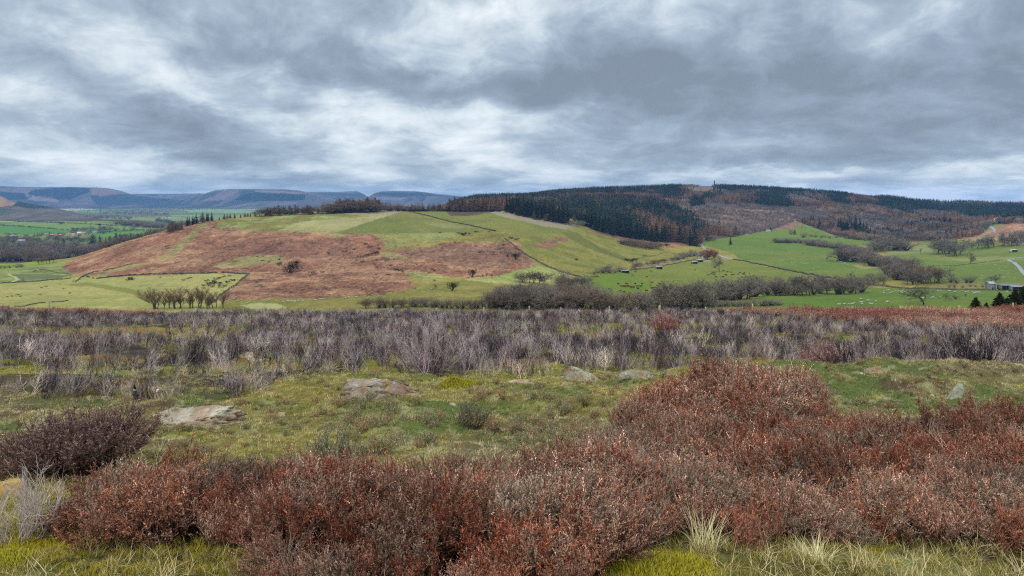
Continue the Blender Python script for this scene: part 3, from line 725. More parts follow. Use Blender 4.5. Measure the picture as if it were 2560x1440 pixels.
vid = np.where(r_ < rust * .75, np.where(rng.uniform(0, 1, len(x)) < .5, 2, 0), np.where(rng.uniform(0, 1, len(x)) < .45, 1, np.where(rng.uniform(0, 1, len(x)) < .55, 3, 4)))
br = ((.70 + .6 * fbm(x * 2.2, D * 2.2, 87)) * (.6 + .75 * hr[ni]) + rng.normal(0, .12, len(x)))[:, None] * .88
tint = br * np.where(rust[:, None] > .5, np.array([.86, .90, .84]), np.array([1.02, .96, .87]))
dead = [proto('hd%d' % i, burnt_mesh('hd%d' % i, n=5, L0=.3, L1=.55, dark=0, base_pale=.3, tilt=1.3, r=.0032, fork=4, tw=3, c_p=(150, 134, 116))) for i in range(2)]
k_ = rng.choice(len(x), 150); 
x = np.r_[x, x[k_] + rng.normal(0, .05, 150)]; D = np.r_[D, D[k_] - .05]; z = moor_h(x, D); h = np.r_[h, h[k_] * rng.uniform(.7, 1.1, 150)]; tint = np.r_[tint, rng.uniform(.7, 1.1, (150, 1)) * np.ones((150, 3))]; vid = np.r_[vid, 5 + rng.integers(0, 2, 150)]
scatter('heather', np.stack([x, D, z - .02], -1), rots(len(x), .26), h, tint, heath + dead, vid,
        'rusty brown and grey pink heather covering the front of the moor')

# ---- far living heather on the right, beyond the burnt ground
n = 9000
x, D, px = samp(n, 20, 56, -300, 3300)
dn = pchip([-300, 0, 300, 600, 1400, 1750, 1950, 2150, 2400, 2700, 3300], [44, 46, 49, 60, 60, 51, 40, 34, 27, 23, 22], px) + (fbm(x * .3, D * .3, 91) - .5) * 9
keep = D > dn
x, D, px = x[keep], D[keep], px[keep]
farh = [proto('fh%d' % i, heather_mesh('fh%d' % i, n=34, shoots=7, leaves=5, tip=t, mid=m_, pale=.1, lw=.008, ll=.03, tilt=1.0, r0=.2)) for i, (t, m_) in enumerate([
    ((150, 112, 98), (116, 74, 62)), ((170, 138, 116), (126, 96, 80)), ((138, 90, 76), (112, 66, 56))])]
rn = fbm(x * .35, D * .35, 93)
vid = np.where(rn > .56, 2, np.where(rng.uniform(0, 1, len(x)) < .5, 0, 1))
scatter('heather', np.stack([x, D, moor_h(x, D) - .05], -1), rots(len(x), .1), (.8 + .5 * rn) * np.exp(rng.normal(0, .12, len(x))), (.8 + .5 * fbm(x * .8, D * .8, 95))[:, None] * np.ones((len(x), 3)), farh, vid,
        'red brown living heather along the far right brow of the moor')

# ---- burnt heather
burnt = [proto('b%d' % i, burnt_mesh('b%d' % i, n=nn, dark=dk, base_pale=bp, c_d=cd, c_p=cp, tw=2)) for i, (nn, dk, bp, cd, cp) in enumerate([
    (10, .8, .5, (60, 52, 58), (140, 128, 132)), (12, .5, .5, (66, 58, 62), (152, 140, 142)), (9, .25, .4, (74, 64, 66), (160, 148, 146)), (13, .9, .2, (50, 45, 52), (120, 112, 120)),
    (11, .6, .6, (78, 60, 62), (146, 126, 122)), (8, .15, .2, (90, 80, 76), (172, 158, 148))])]
pts = []
for n, D0, D1 in ((6500, 7.5, 20), (20000, 20, 57)):
    x, D, px = samp(n, D0, D1, -500, 3060)
    cl_ = fbm(x * .55, D * .55, 101); nb = BN(px) + (fbm(x * 1.1, D * 1.1, 103) - .5) * 2.0
    p = sstep(cl_, .42, .56) * sstep(D - nb, 0, 3) * .45 + sstep(cl_, .46, .54) * .55; p = p * (.45 + .55 * sstep(D - nb, .5, 7)) * (1 - .35 * sstep(1000 - px, 0, 500) * sstep(24 - D, 0, 8))
    keep = (D > nb + .15) & (rng.uniform(0, 1, n) > holes(px, D) * 1.05) & (rng.uniform(0, 1, n) < np.maximum(p, .05 + .26 * sstep(D, 13, 22)))
    dn = pchip([-300, 0, 300, 600, 1400, 1750, 1950, 2150, 2400, 2700, 3300], [44, 46, 49, 60, 60, 51, 40, 34, 27, 23, 22], px) + (fbm(x * .3, D * .3, 91) - .5) * 9
    keep &= D < dn + 1
    pts.append(np.stack([x, D, px], -1)[keep])
x, D, px = samp(900, 7.7, 10.6, -300, 760); keep = (fbm(x * 1.3, D * 1.3, 141) > .57) & (D > 7.9 + .4 * (px > 500)); pts.append(np.stack([x, D, px], -1)[keep])
q = np.concatenate(pts); x, D, px = q.T
rn = fbm(x * .4, D * .4, 105)
pr = rng.uniform(0, 1, len(x))
vid = np.where(pr < .24, 3, np.where(pr < .42, 0, np.where(pr < .62, 1, np.where(pr < .74, 4, np.where(pr < .92, 2, 5)))))
vid = np.where((D < 12) & (pr > .6), 5, vid)
sc_ = (.30 + .58 * rn + rng.normal(0, .15, len(x))) * (1 - .1 * (D < 12)); sc_ = np.maximum(sc_, .3); sc_ = np.where((px < 760) & (D < 10.6), sc_ * .62, sc_)
tint = ((.74 + .74 * fbm(x * .7, D * .7, 107)) * np.exp(rng.normal(0, .28, len(x))))[:, None] * (np.array([1.02, .97, .90]) + rng.normal(0, .04, (len(x), 3)))
scatter('burnt_heather', np.stack([x, D, moor_h(x, D) - .02], -1), rots(len(x), .2), sc_, tint, burnt, vid,
        'charred grey and purple heather stems covering the moor behind the green verge')

# ---- short grass on the verge and between the burnt stems
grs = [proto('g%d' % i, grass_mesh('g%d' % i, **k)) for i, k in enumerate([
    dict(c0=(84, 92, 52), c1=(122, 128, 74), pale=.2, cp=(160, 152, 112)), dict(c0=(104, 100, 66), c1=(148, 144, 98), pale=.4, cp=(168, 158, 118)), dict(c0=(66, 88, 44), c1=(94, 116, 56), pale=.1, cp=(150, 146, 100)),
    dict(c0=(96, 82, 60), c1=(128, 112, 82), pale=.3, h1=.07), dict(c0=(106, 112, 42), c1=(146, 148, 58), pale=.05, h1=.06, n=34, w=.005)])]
n = 42000
x, D, px = samp(n, 5.2, 12.0, -350, 2950)
keep = (D > DF(px) - .5)
bp_ = sstep(D - BN(px), 0, 1.2); keep &= rng.uniform(0, 1, n) > bp_ * .55
x, D, px = x[keep], D[keep], px[keep]
n1 = fbm(x * .5, D * .5, 71); n2 = fbm(x * 1.7, D * 1.7, 73); n3 = fbm(x * 6, D * 6, 75)
u = rng.uniform(0, 1, len(x))
vid = np.where(n2 > .56, np.where(u < .7, 2, 0), np.where(n1 < .42, np.where(u < .6, 3, 1), np.where(u < .4, 0, np.where(u < .85, 1, 4))))
XXg, DDg = x, D; tn = verge_tint(n1, n2, n3); tn = tn / tn.mean(axis=1, keepdims=True)
tint = np.array([.93, 1.0, 1.05]) * (.95 + .6 * fbm(x * 3, D * 3, 111))[:, None] * (.6 + .4 * tn / np.array([1.05, 1.3, .6]))
scatter('grass', np.stack([x, D, moor_h(x, D)], -1), rots(len(x), .1), (.2 + .6 * n3 ** 1.3) * (.7 + .4 * rng.uniform(0, 1, len(x))), tint, grs, vid,
        'short cropped green and straw grass on the verge')
n = 15000
x, D, px = samp(n, 10.5, 34, -350, 2950)
cl_ = fbm(x * .5, D * .5, 71)
keep = (D > BN(px)) & (rng.uniform(0, 1, n) < .15 + .9 * sstep(cl_, .48, .6)); x, D, px = x[keep], D[keep], px[keep]
cl_ = cl_[keep]; u = rng.uniform(0, 1, len(x))
vid = np.where(cl_ > .56, np.where(u < .5, 4, 1), np.where(u < .5, 3, 1))
scatter('grass', np.stack([x, D, moor_h(x, D)], -1), rots(len(x), .15),   .6 + rng.uniform(0, .8, len(x)), (.75 + .5 * rng.uniform(0, 1, len(x)))[:, None] * np.array([1, .96, .85]), grs, vid,
        'mossy yellow and straw grass between the burnt heather')

# ---- dwarf sprigs in the verge
n = 1500
x, D, px = samp(n, 5.4, 9.4, 250, 2700); q_ = fbm(x * 1.2, D * 1.2, 131)
keep = (D > DF(px) - .2) & (q_ > .50 - .06 * ((px > 850) & (px < 1560) & (D < 8))); x, D, px = x[keep], D[keep], px[keep]
scatter('heather', np.stack([x, D, moor_h(x, D) - .02], -1), rots(len(x), .3), .10 + .15 * rng.uniform(0, 1, len(x)) * (1 + (px < 1560) * (px > 850) * (D < 8) * 1.1), (.9 + .5 * rng.uniform(0, 1, len(x)))[:, None] * np.array([.92, 1.08, .78]), heath, np.where(rng.uniform(0, 1, len(x)) < .7, 3, 1),
        'stunted olive and grey heather sprigs dotted through the verge turf')

# ---- grass and moss by the camera
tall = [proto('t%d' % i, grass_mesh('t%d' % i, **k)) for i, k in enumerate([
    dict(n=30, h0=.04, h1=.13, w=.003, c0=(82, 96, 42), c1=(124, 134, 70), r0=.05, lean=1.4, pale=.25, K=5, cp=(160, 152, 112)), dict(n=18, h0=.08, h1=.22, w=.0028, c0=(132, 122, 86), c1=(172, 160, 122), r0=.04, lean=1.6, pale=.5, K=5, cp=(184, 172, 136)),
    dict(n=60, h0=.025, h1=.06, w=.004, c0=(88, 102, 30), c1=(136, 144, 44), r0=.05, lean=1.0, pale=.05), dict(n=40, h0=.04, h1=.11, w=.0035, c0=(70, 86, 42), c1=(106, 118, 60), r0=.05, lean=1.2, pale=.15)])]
n = 20000
x, D, px = samp(n, 2.4, 5.6, -900, 3800)
dn = DN(px); wb_ = (fbm(x * 1.3, D * 1.3, 81) - .5) * .4
keep = ((D < dn + .35 + wb_) | ((px < 520) & (D > DF(px) - .3)) | (px < 330)); x, D, px = x[keep], D[keep], px[keep]
u = rng.uniform(0, 1, len(x)); n1 = fbm(x * 2.2, D * 2.2, 115)
straw = (px > 1700) & (n1 > .42) | (px > 2250)
yel = np.exp(-(((x - (1640 - 1280) / F * 3.15) / .26) ** 2 + ((D - 3.15) / .22) ** 2)) + np.exp(-(((x - (20 - 1280) / F * 3.4) / .25) ** 2 + ((D - 3.4) / .2) ** 2))
vid = np.where(yel > .35, np.where(u < .92, 2, 0), np.where(straw, np.where(u < .18, 1, np.where(u < .55, 0, 3)), np.where(u < .45, 3, np.where(u < .8, 2, np.where(u < .95, 0, 1)))))
tint = np.array([1.12, 1, .9]) * (.75 + .6 * fbm(x * 3, D * 3, 117))[:, None] * np.where((yel > .35)[:, None], np.array([1.05, 1.1, .7]), np.array([1., 1., 1.]))
scatter('grass', np.stack([x, D, moor_h(x, D)], -1), rots(len(x), .2), .35 + rng.uniform(0, .5, len(x)) ** 1.3, tint, tall, vid,
        'moss and loose tufts of green and straw grass closest to the camera')
# ================================================================ TREES
def branch_tree(name, seed, levels=3, spread=.62, crown=.5, trunk=.16, nt=900, tw=(.05, .012), ctr=(86, 76, 66), ctw=(112, 98, 88), narrow=1.0, up=.35, first=7, multi=1):
    """bare broadleaf, height 1. returns trunk mesh, crown mesh"""
    r0 = np.random.default_rng(seed); T = MB(); Cn = MB()
    ctr = S(*ctr); ctw = S(*ctw)
    segs = []
    def grow(p, d, L, rad, lev):
        K = 4; P = [p]; dd = d
        for i in range(K - 1):
            dd = dd + r0.normal(0, .16, 3) + np.array([0, 0, up * .12]); dd /= np.linalg.norm(dd)
            P.append(P[-1] + dd * L / (K - 1))
        P = np.array(P); segs.append((P, np.linspace(rad, rad * .5, K), lev))
        if lev >= levels: return
        nch = first if lev == 0 else r0.integers(3, 5)
        for j in range(nch):
            t = r0.uniform(.35 if lev else .40, 1.0) * (K - 1); k = min(int(t), K - 2); f = t - k
            b = P[k] * (1 - f) + P[k + 1] * f
            ax = r0.normal(0, 1, 3); ax[2] *= .35; ax /= np.linalg.norm(ax)
            sp = spread * (1.25 if lev == 0 else 1.0)
            v = dd * (1 - sp * .55) + ax * sp * narrow + np.array([0, 0, up * .5]); v /= np.linalg.norm(v)
            grow(b, v, L * r0.uniform(.58, .80) * (1.15 if lev == 0 else 1), rad * .55, lev + 1)
    for m_ in range(multi):
        a = r0.uniform(0, 6.28); o = np.array([math.cos(a), math.sin(a), 0]) * (.05 if multi > 1 else 0)
        grow(o + np.array([0, 0, -.03]), np.array([o[0] * 2, o[1] * 2, 1.0]), trunk + .1, .028 / math.sqrt(multi), 0)
    top = max(s[0][:, 2].max() for s in segs)
    k_ = 1 / top
    allP = np.array([s[0] * k_ for s in segs]); allR = np.array([s[1] for s in segs]); lev = np.array([s[2] for s in segs])
    mt = lev == 0
    T.tubes(allP[mt], allR[mt], ctr, 5)
    Cn.tubes(allP[~mt], np.maximum(allR[~mt] * .8, .0022), ctr * .5 + ctw * .5, 3)
    ends = allP[lev >= levels - 0]
    B = ends[r0.integers(0, len(ends), nt), r0.integers(1, 4, nt)]
    cen = ends.reshape(-1, 3).mean(0)
    v = (B - cen); v = v / (np.linalg.norm(v, axis=1, keepdims=True) + 1e-6) * .8 + r0.normal(0, .6, (nt, 3)) + np.array([0, 0, .35]); v /= np.linalg.norm(v, axis=1, keepdims=True)
    Cn.blades(B, v * (tw[0] * r0.uniform(.5, 1.5, (nt, 1))), np.full(nt, tw[1]), ctw * r0.uniform(.7, 1.35, (nt, 1)))
    return T.mesh(name + '_trunk', M_TREE), Cn.mesh(name + '_crown', M_TREE)

def conifer(name, seed, tiers=15, rad=.17, col=(36, 52, 44), n=26, gap=.0, z0=.10, droop=.25, lw=.035, trc=(78, 64, 56), jag=.35, power=.9, needles=2):
    r0 = np.random.default_rng(seed); T = MB(); Cn = MB(); c = S(*col)
    P = np.array([[[0, 0, -.03], [0, 0, .5], [0, 0, .98]]]); T.tubes(P, np.array([[.014, .009, .002]]), S(*trc), 5)
    B, D_, W, Cc = [], [], [], []
    for i in range(tiers):
        f = i / (tiers - 1); z = z0 + (1 - z0) * f * .985
        R_ = rad * (1 - f) ** power + .008
        m_ = max(5, int(n * (1 - f * .6)))
        for j in range(m_):
            if r0.uniform() < gap: continue
            a = r0.uniform(0, 6.283); L = R_ * r0.uniform(1 - jag, 1.15)
            zz = z + r0.normal(0, .3 / tiers)
            d_ = np.array([math.cos(a), math.sin(a), -droop + .5 * f]) ; d_ = d_ / np.linalg.norm(d_) * L
            B.append([0, 0, zz]); D_.append(d_); W.append(lw * r0.uniform(.7, 1.4) * (1 - .5 * f)); Cc.append(c * r0.uniform(.6, 1.5))
            for q in range(needles):      # side sprays give the ragged edge
                s = r0.uniform(.3, .9); a2 = a + r0.choice([-1, 1]) * r0.uniform(.5, 1.1)
                B.append(np.array([0, 0, zz]) + d_ * s); D_.append(np.array([math.cos(a2), math.sin(a2), -.25]) * L * .4); W.append(lw * .8); Cc.append(c * r0.uniform(.6, 1.6))
    Cn.blades(np.array(B), np.array(D_), np.array(W), np.array(Cc))
    return T.mesh(name + '_trunk', M_TREE), Cn.mesh(name + '_crown', M_TREE)

def bushy(name, seed, n=900, cols=(44, 52, 36), cz=.5, rx=.55, rz=.5, lumps=7, leaf=(.12, .05), stem=True, tr=(70, 58, 48)):
    """leafy evergreen bush / gorse, height 1"""
    r0 = np.random.default_rng(seed); T = MB(); Cn = MB()
    K_ = 5; L_ = 7
    cs = np.stack([r0.normal(0, rx * .42, lumps), r0.normal(0, rx * .42, lumps), r0.uniform(.25, .72, lumps)], -1); rs = r0.uniform(.16, .32, lumps)
    k = r0.integers(0, lumps, n); v = r0.normal(0, 1, (n, 3)); v /= np.linalg.norm(v, axis=1, keepdims=True)
    B = cs[k] + v * rs[k][:, None] * r0.uniform(.6, 1.0, (n, 1)); B[:, 2] = np.clip(B[:, 2], .01, .98)
    d_ = v * .6 + r0.normal(0, .6, (n, 3)) + [0, 0, .3]; d_ /= np.linalg.norm(d_, axis=1, keepdims=True)
    Cn.blades(B, d_ * leaf[0] * r0.uniform(.5, 1.3, (n, 1)), np.full(n, leaf[1]), S(*cols) * r0.uniform(.6, 1.45, (n, 1)))
    P = np.stack([np.zeros((lumps, 3)) + [0, 0, -.05], cs * .5 + [0, 0, .02], cs], 1); T.tubes(P, np.array([[.035, .022, .01]]) * np.ones((lumps, 1)), S(*tr), 4)
    return T.mesh(name + '_trunk', M_TREE), Cn.mesh(name + '_crown', M_TREE)

TK = {}
TK['bare'] = [branch_tree('bare%d' % i, 10 + i, nt=2600, spread=.84 + .04 * i, tw=(.08, .009), ctw=(136, 126, 112), ctr=(84, 76, 68)) for i in range(4)]
TK['barebrown'] = [branch_tree('barebrown%d' % i, 30 + i, nt=2600, spread=.86, tw=(.08, .009), ctw=(140, 118, 100), ctr=(82, 68, 58), multi=3, trunk=.10) for i in range(3)]
TK['pale'] = [branch_tree('pale%d' % i, 40 + i, nt=1300, spread=.66, tw=(.08, .009), ctw=(146, 140, 112), ctr=(110, 102, 84), multi=3, trunk=.10) for i in range(2)]
TK['orange'] = [branch_tree('orange0', 50, nt=1300, spread=.66, tw=(.08, .010), ctw=(158, 98, 66), ctr=(96, 72, 56), multi=3, trunk=.08)]
TK['oak'] = [branch_tree('oak0', 62, levels=4, nt=2200, spread=.86, trunk=.22, tw=(.045, .0045), ctw=(98, 86, 74), ctr=(70, 62, 52), first=8, up=.15)]
TK['thin'] = [branch_tree('thin%d' % i, 70 + i, nt=1500, spread=.5, trunk=.25, tw=(.06, .0045), ctw=(150, 122, 92), ctr=(112, 94, 74), narrow=.9, up=.7, first=9) for i in range(3)]
TK['thinb'] = [branch_tree('thinb%d' % i, 75 + i, nt=1700, spread=.55, trunk=.16, tw=(.06, .005), ctw=(156, 124, 94), ctr=(96, 80, 62), narrow=.9, up=.6, first=6, multi=2) for i in range(2)]
TK['round'] = [bushy('round%d' % i, 80 + i, 2000, (142, 130, 114), rx=.62, lumps=11, leaf=(.085, .010), tr=(80, 72, 64)) for i in range(3)]
TK['roundp'] = [bushy('roundp%d' % i, 90 + i, 2000, (132, 114, 104), rx=.62, lumps=11, leaf=(.085, .011), tr=(76, 64, 60)) for i in range(2)]
TK['gorse'] = [bushy('gorse%d' % i, 100 + i, 500, (46, 48, 34), rx=.9, lumps=7, leaf=(.16, .06)) for i in range(3)]
TK['evergreen'] = [bushy('evergreen%d' % i, 110 + i, 1500, (48, 60, 46), rx=.7, lumps=10, leaf=(.09, .03)) for i in range(2)]
TK['spruce'] = [conifer('spruce%d' % i, 120 + i, rad=.15 + .02 * i, col=(44, 62, 50)) for i in range(3)]
TK['darkpine'] = [conifer('darkpine%d' % i, 130 + i, tiers=11, rad=.30, col=(40, 58, 40), n=22, jag=.5, power=.55, lw=.05, droop=.05) for i in range(2)]
TK['larch'] = [conifer('larch%d' % i, 140 + i, tiers=16, rad=.24, col=(122, 94, 74), n=26, gap=.1, lw=.020, droop=.0, needles=5, power=.7, z0=.15) for i in range(3)]
TK['nearpine'] = [conifer('nearpine0', 150, tiers=34, rad=.27, col=(46, 62, 36), n=60, jag=.45, power=.7, lw=.018, droop=-.15, needles=8, z0=.05)]

CATS = {'bare': 'bare_tree', 'barebrown': 'bare_tree', 'pale': 'willow_tree', 'orange': 'copper_tree', 'oak': 'oak_tree', 'thin': 'alder_tree', 'thinb': 'alder_tree', 'round': 'hawthorn_tree', 'roundp': 'hawthorn_tree',
        'gorse': 'gorse_bush', 'evergreen': 'holly_bush', 'spruce': 'spruce_tree', 'darkpine': 'pine_tree', 'larch': 'larch_tree', 'nearpine': 'pine_tree'}
def tree(kind, p, h, label, group=None, wide=1.0, vi=None):
    """p: ground point, h metres"""
    v = TK[kind]; tr, cr = v[random.randrange(len(v)) if vi is None else vi]
    nm = CATS[kind]; cat = nm.split('_')[1]
    hp = h / p.y * F
    rz = random.uniform(0, 6.28); sc = (h * wide, h * wide, h)
    root = bpy.data.objects.new(nm, None); COL.objects.link(root); root.empty_display_size = .1
    root.location = p; root.rotation_euler.z = rz; root.scale = sc
    for n_, me_ in (('stems' if 'bush' in nm else 'trunk', tr), ('foliage' if 'bush' in nm else 'crown', cr)):
        o = bpy.data.objects.new(n_, me_); COL.objects.link(o); o.parent = root
    return tag(root, label, cat, group)

def row(kind, pts, n, hpx, label, group, jx=3, jy=1.5, jh=.18, wide=1.0, tmin=0):
    """n trees along a polyline of photo ground points; hpx = height in photo pixels"""
    seg = np.array(pts, float); L = np.r_[0, np.cumsum(np.linalg.norm(np.diff(seg, axis=0), axis=1))]
    for i in range(n):
        s = (i + .5 + random.uniform(-.35, .35)) / n * L[-1]
        x = np.interp(s, L, seg[:, 0]) + random.uniform(-jx, jx); y = np.interp(s, L, seg[:, 1]) + random.uniform(-jy, jy)
        p = ground(x, y, tmin); k = kind if isinstance(kind, str) else random.choice(kind)
        tree(k, p, hpx / F * p.y * random.uniform(1 - jh, 1 + jh), label, group if n > 1 else None, wide * (1.25 if k in ('bare', 'barebrown') else 1.12))

def one(kind, x, y, hpx, label, wide=1.0, vi=None, tmin=0, D=None):
    p = at(x, D) if D else ground(x, y, tmin)
    h = (hpx / F * p.y) if not D else (HOR - (y - hpx)) / F * D - p.z
    if D: h = (HOR - (y - hpx)) / F * D - p.z
    return tree(kind, p, h, label, None, wide, vi)

# lone and named trees --------------------------------------------------------
one('oak', 2312, 764, 56, 'big spreading bare oak standing alone in the bright green near field', 1.35)
one('bare', 2362, 751, 20, 'small bare thorn tree just right of the big oak', 1.1)
one('round', 2389, 748, 17, 'low rounded grey bush right of the small thorn by the oak', 1.5)
one('thin', 2415, 745, 12, 'spindly sapling in the bright near field between oak and farm', 1.0)
one('bare', 1799, 679, 40, 'tall bare tree alone among the black cattle in the valley field', .9)
one('evergreen', 1130, 727, 24, 'dark round evergreen tree with pale trunk at the foot of the bracken slope', .95)
one('evergreen', 724, 682, 30, 'large dark green holly clump in the middle of the bracken slope', 1.2)
one('evergreen', 739, 664, 14, 'small dark holly just above the large holly clump on the bracken', 1.3)
one('bare', 966, 656, 16, 'little grey bare thorn on the pale green break in the bracken', 1.2)
one('round', 1199, 632, 11, 'small grey bush high on the right part of the bracken', 1.4)
one('round', 1259, 613, 9, 'tiny grey bush by the flank wall near the top of the bracken', 1.4)
one('evergreen', 1291, 649, 18, 'dark round tree on the hillside beside the long flank wall', 1.1)
one('round', 1268, 641, 15, 'grey thorn left of the dark round tree by the flank wall', 1.0)
one('evergreen', 1180, 693, 23, 'dark bare edged thorn at the right foot of the bracken slope', .8)
one('thin', 1090, 724, 16, 'leaning broken thorn left of the round evergreen below the bracken', 1.1)
one('bare', 2427, 660, 32, 'slim bare tree by itself in the upper right sheep field', .7)
one('thin', 2301, 635, 15, 'young thin tree in the field left of the parkland trees', .7)
one('thin', 2007, 638, 8, 'tiny sapling in the middle of the long sheep field', .8)
one('orange', 2212, 668, 24, 'copper brown tree at the end of the dark valley thicket', .9)
one('pale', 1952, 712, 22, 'pale cream budding willow behind the riverside trees', 1.2)
one('pale', 65, 602, 16, 'yellow green willow between the grey village houses', 1.1, tmin=8.5)
one('pale', 95, 640, 34, 'big olive green willow in the woodland below the village', 1.2, tmin=8.5)
one('bare', 181, 586, 16, 'rounded bare tree behind the orange roofed village house', 1.1, tmin=8.5)
one('evergreen', 152, 561, 7, 'small round dark tree on the upper hedge of the vale fields', 1.3, tmin=9)
one('evergreen', 250, 565, 7, 'small round dark tree on the middle hedge of the vale fields', 1.5, tmin=9)
one('thin', 214, 561, 8, 'thin bare tree between the two round dark hedge trees', .8, tmin=9)
one('bare', 43, 553, 6, 'little dark tree beside the pale far field on the left', 1.4, tmin=9)
one('spruce', 145, 622, 30, 'tallest dark conifer below the village houses', 1.0, tmin=8.5)
one('darkpine', 158, 620, 24, 'broad dark conifer beside the tallest conifer below the village', 1.0, tmin=8.5)
one('evergreen', 32, 608, 11, 'very dark round tree in front of the grey village house', 1.5, tmin=8.5)
one('bare', 57, 707, 12, 'tiny bare tree beside the sandy track on the left', .8)
one('spruce', 2005, 600, 7, 'short dark conifer at left of the green paddock by the wood', 1, tmin=9)
one('round', 1978, 586, 13, 'round bare tree on the small green knoll', 1.1)
one('larch', 1987, 586, 14, 'orange brown tree on the small green knoll', 1.3)
one('round', 2008, 594, 17, 'grey tree at the lower corner of the green knoll', 1.1)
one('spruce', 1927, 578, 14, 'dark yew beside the bracken patch under the wood', 1.2, tmin=7)
one('spruce', 1840, 578, 17, 'dark conifer pair at the wood edge above the long field', 1.6, tmin=7)
one('spruce', 1826, 612, 22, 'dark drooping conifer at the lower wood corner', 1.3)
for i, (x, h, l) in enumerate([(2440, 25, 'small wind bent pine peeping over the right brow'), (2466, 12, 'lowest pine tip over the right brow'), (2499, 37, 'rounded pine with a pointed top over the right brow'), (2518, 24, 'low pine between two taller ones on the right brow'), (2537, 46, 'tall dark pine near the right end of the brow'), (2562, 54, 'tallest pine cut by the right end of the view'), (2600, 50, 'dark pine beyond the tallest pine on the right brow')]):
    one('nearpine', x, 770, h + 3, l, 1.15 if h > 20 else .9, D=105 + 6 * i)

# hedgerow and riverside trees --------------------------------------------------
row(['bare', 'bare', 'barebrown'], [(1305, 706), (1365, 712)], 5, 38, 'grey bare tree in the tight clump left of the valley track', 'clump of bare trees beside the bracken foot', 2, 1, .2)
one('round', 1409, 698, 28, 'full rounded dark thorn above the riverside wood', 1.05)
row(['barebrown', 'round', 'bare', 'roundp'], [(1385, 716), (1470, 722)], 9, 30, 'brown tree in the belt behind the riverside thicket', 'belt of trees behind the riverside thicket', 6, 3)
row(['roundp', 'round', 'barebrown'], [(905, 778), (1010, 776), (1090, 779), (1240, 780)], 26, 26, 'low brown tree rising just above the burnt heather brow', 'low trees over the middle brow', 6, 2, .25)
row(['round', 'roundp', 'bare', 'barebrown', 'roundp'], [(1225, 775), (1330, 770), (1420, 770), (1510, 772)], 36, 50, 'grey brown tree of the riverside thicket', 'riverside thicket trees', 6, 5, .2, 1.1)
row(['round', 'barebrown', 'roundp'], [(1250, 752), (1340, 738), (1440, 742), (1500, 752)], 26, 36, 'tree at the back of the riverside thicket', 'riverside thicket back row', 7, 4, .2, 1.1)
row('round', [(1500, 774), (1660, 776)], 16, 46, 'grey tree between the thicket and the big rounded group', 'riverside trees in the centre', 6, 3)
one('orange', 1573, 776, 50, 'reddish brown tree in the riverside row', 1.0)
row(['round', 'bare'], [(1655, 774), (1765, 772)], 13, 66, 'tall dome shaped grey tree of the big rounded group', 'big rounded riverside group', 5, 3, .12, 1.0)
row(['bare', 'round', 'round'], [(1775, 754), (1890, 744)], 15, 54, 'grey tree right of the big rounded riverside group', 'second riverside group', 5, 3, .15)
row('round', [(1770, 766), (1950, 764)], 16, 17, 'low hedge tree along the bottom of the riverside trees', 'low hedge bushes by the near field', 4, 1.5, .2, 1.6)
row(['bare', 'round', 'roundp', 'bare'], [(1895, 734), (1960, 738), (2050, 736), (2165, 731)], 26, 44, 'bare tree in the long row along the near field', 'long row of bare trees by the near field', 4, 2.5, .26)
row(['pale', 'round'], [(2160, 712), (2215, 714)], 6, 26, 'pale twiggy tree at the end of the long row', 'pale trees by the stream', 5, 2)
row(['roundp', 'roundp', 'bare'], [(2088, 652), (2180, 657)], 13, 34, 'dark bare tree in the copse between the two sheep fields', 'copse between the sheep fields', 3, 1.5, .12, 1.1)
row(['roundp', 'bare'], [(2120, 640), (2175, 636)], 6, 24, 'bare tree behind the copse', 'trees behind the copse', 3, 1.5)
row(['roundp', 'roundp', 'round'], [(2170, 663), (2240, 670), (2280, 672)], 14, 32, 'purplish bare tree in the valley thicket', 'upper valley thicket', 4, 2, .15, 1.1)
row(['roundp', 'bare'], [(2208, 685), (2245, 698), (2300, 706)], 16, 44, 'dark purple grey tree of the deep valley thicket', 'lower valley thicket', 5, 3, .15, 1.1)
row(['bare', 'thin'], [(2270, 711), (2352, 707)], 14, 40, 'slender bare tree at the head of the near field', 'slender trees behind the near field', 3, 1.5, .15)
row('round', [(2370, 707), (2400, 708), (2436, 707)], 4, 22, 'round bare tree left of the grey farm buildings', 'round trees left of the farm', 3, 1)
row('bare', [(2475, 706), (2492, 707)], 2, 20, 'bare tree leaning over the grey farm roof', 'trees over the farm roof', 2, 1)
row('round', [(2365, 720), (2470, 718)], 6, 10, 'small bush in the rough strip before the farm', 'bushes before the farm', 4, 1)
row(['bare'], [(2343, 633), (2402, 640)], 9, 38, 'spreading bare tree in the parkland clump', 'parkland clump', 3, 2, .12, 1.1)
row(['bare'], [(2425, 624), (2550, 612)], 9, 29, 'bare tree in the line below the right bracken spur', 'line of trees below the bracken spur', 2, 1, .12)
row(['bare'], [(2520, 606), (2560, 608), (2600, 610)], 5, 28, 'bare tree by the white house on the right', 'trees by the white house', 3, 1)
row(['round', 'pale', 'bare'], [(2180, 628), (2215, 626), (2262, 624)], 18, 32, 'silver grey tree in the hollow under the wood', 'silver trees in the hollow', 4, 3, .2, 1.1)
row('round', [(1935, 607), (1990, 607), (2080, 616)], 24, 13, 'hedge shrub below the green knoll', 'hedge shrubs below the knoll', 3, 1, .25, 1.6)
row('round', [(2015, 612), (2130, 626), (2160, 634)], 28, 16, 'shrub in the long hedge above the sheep field', 'long hedge above the sheep field', 3, 1, .25, 1.5)
row('round', [(2020, 592), (2110, 596), (2180, 602)], 12, 8, 'small hedge bush along the paddock top', 'hedge along the paddock top', 3, 1, .25, 1.5)
row('round', [(1690, 648), (1745, 640), (1790, 645)], 9, 18, 'twiggy tree around the valley farmstead', 'trees around the valley farmstead', 4, 2, .2, 1.2)
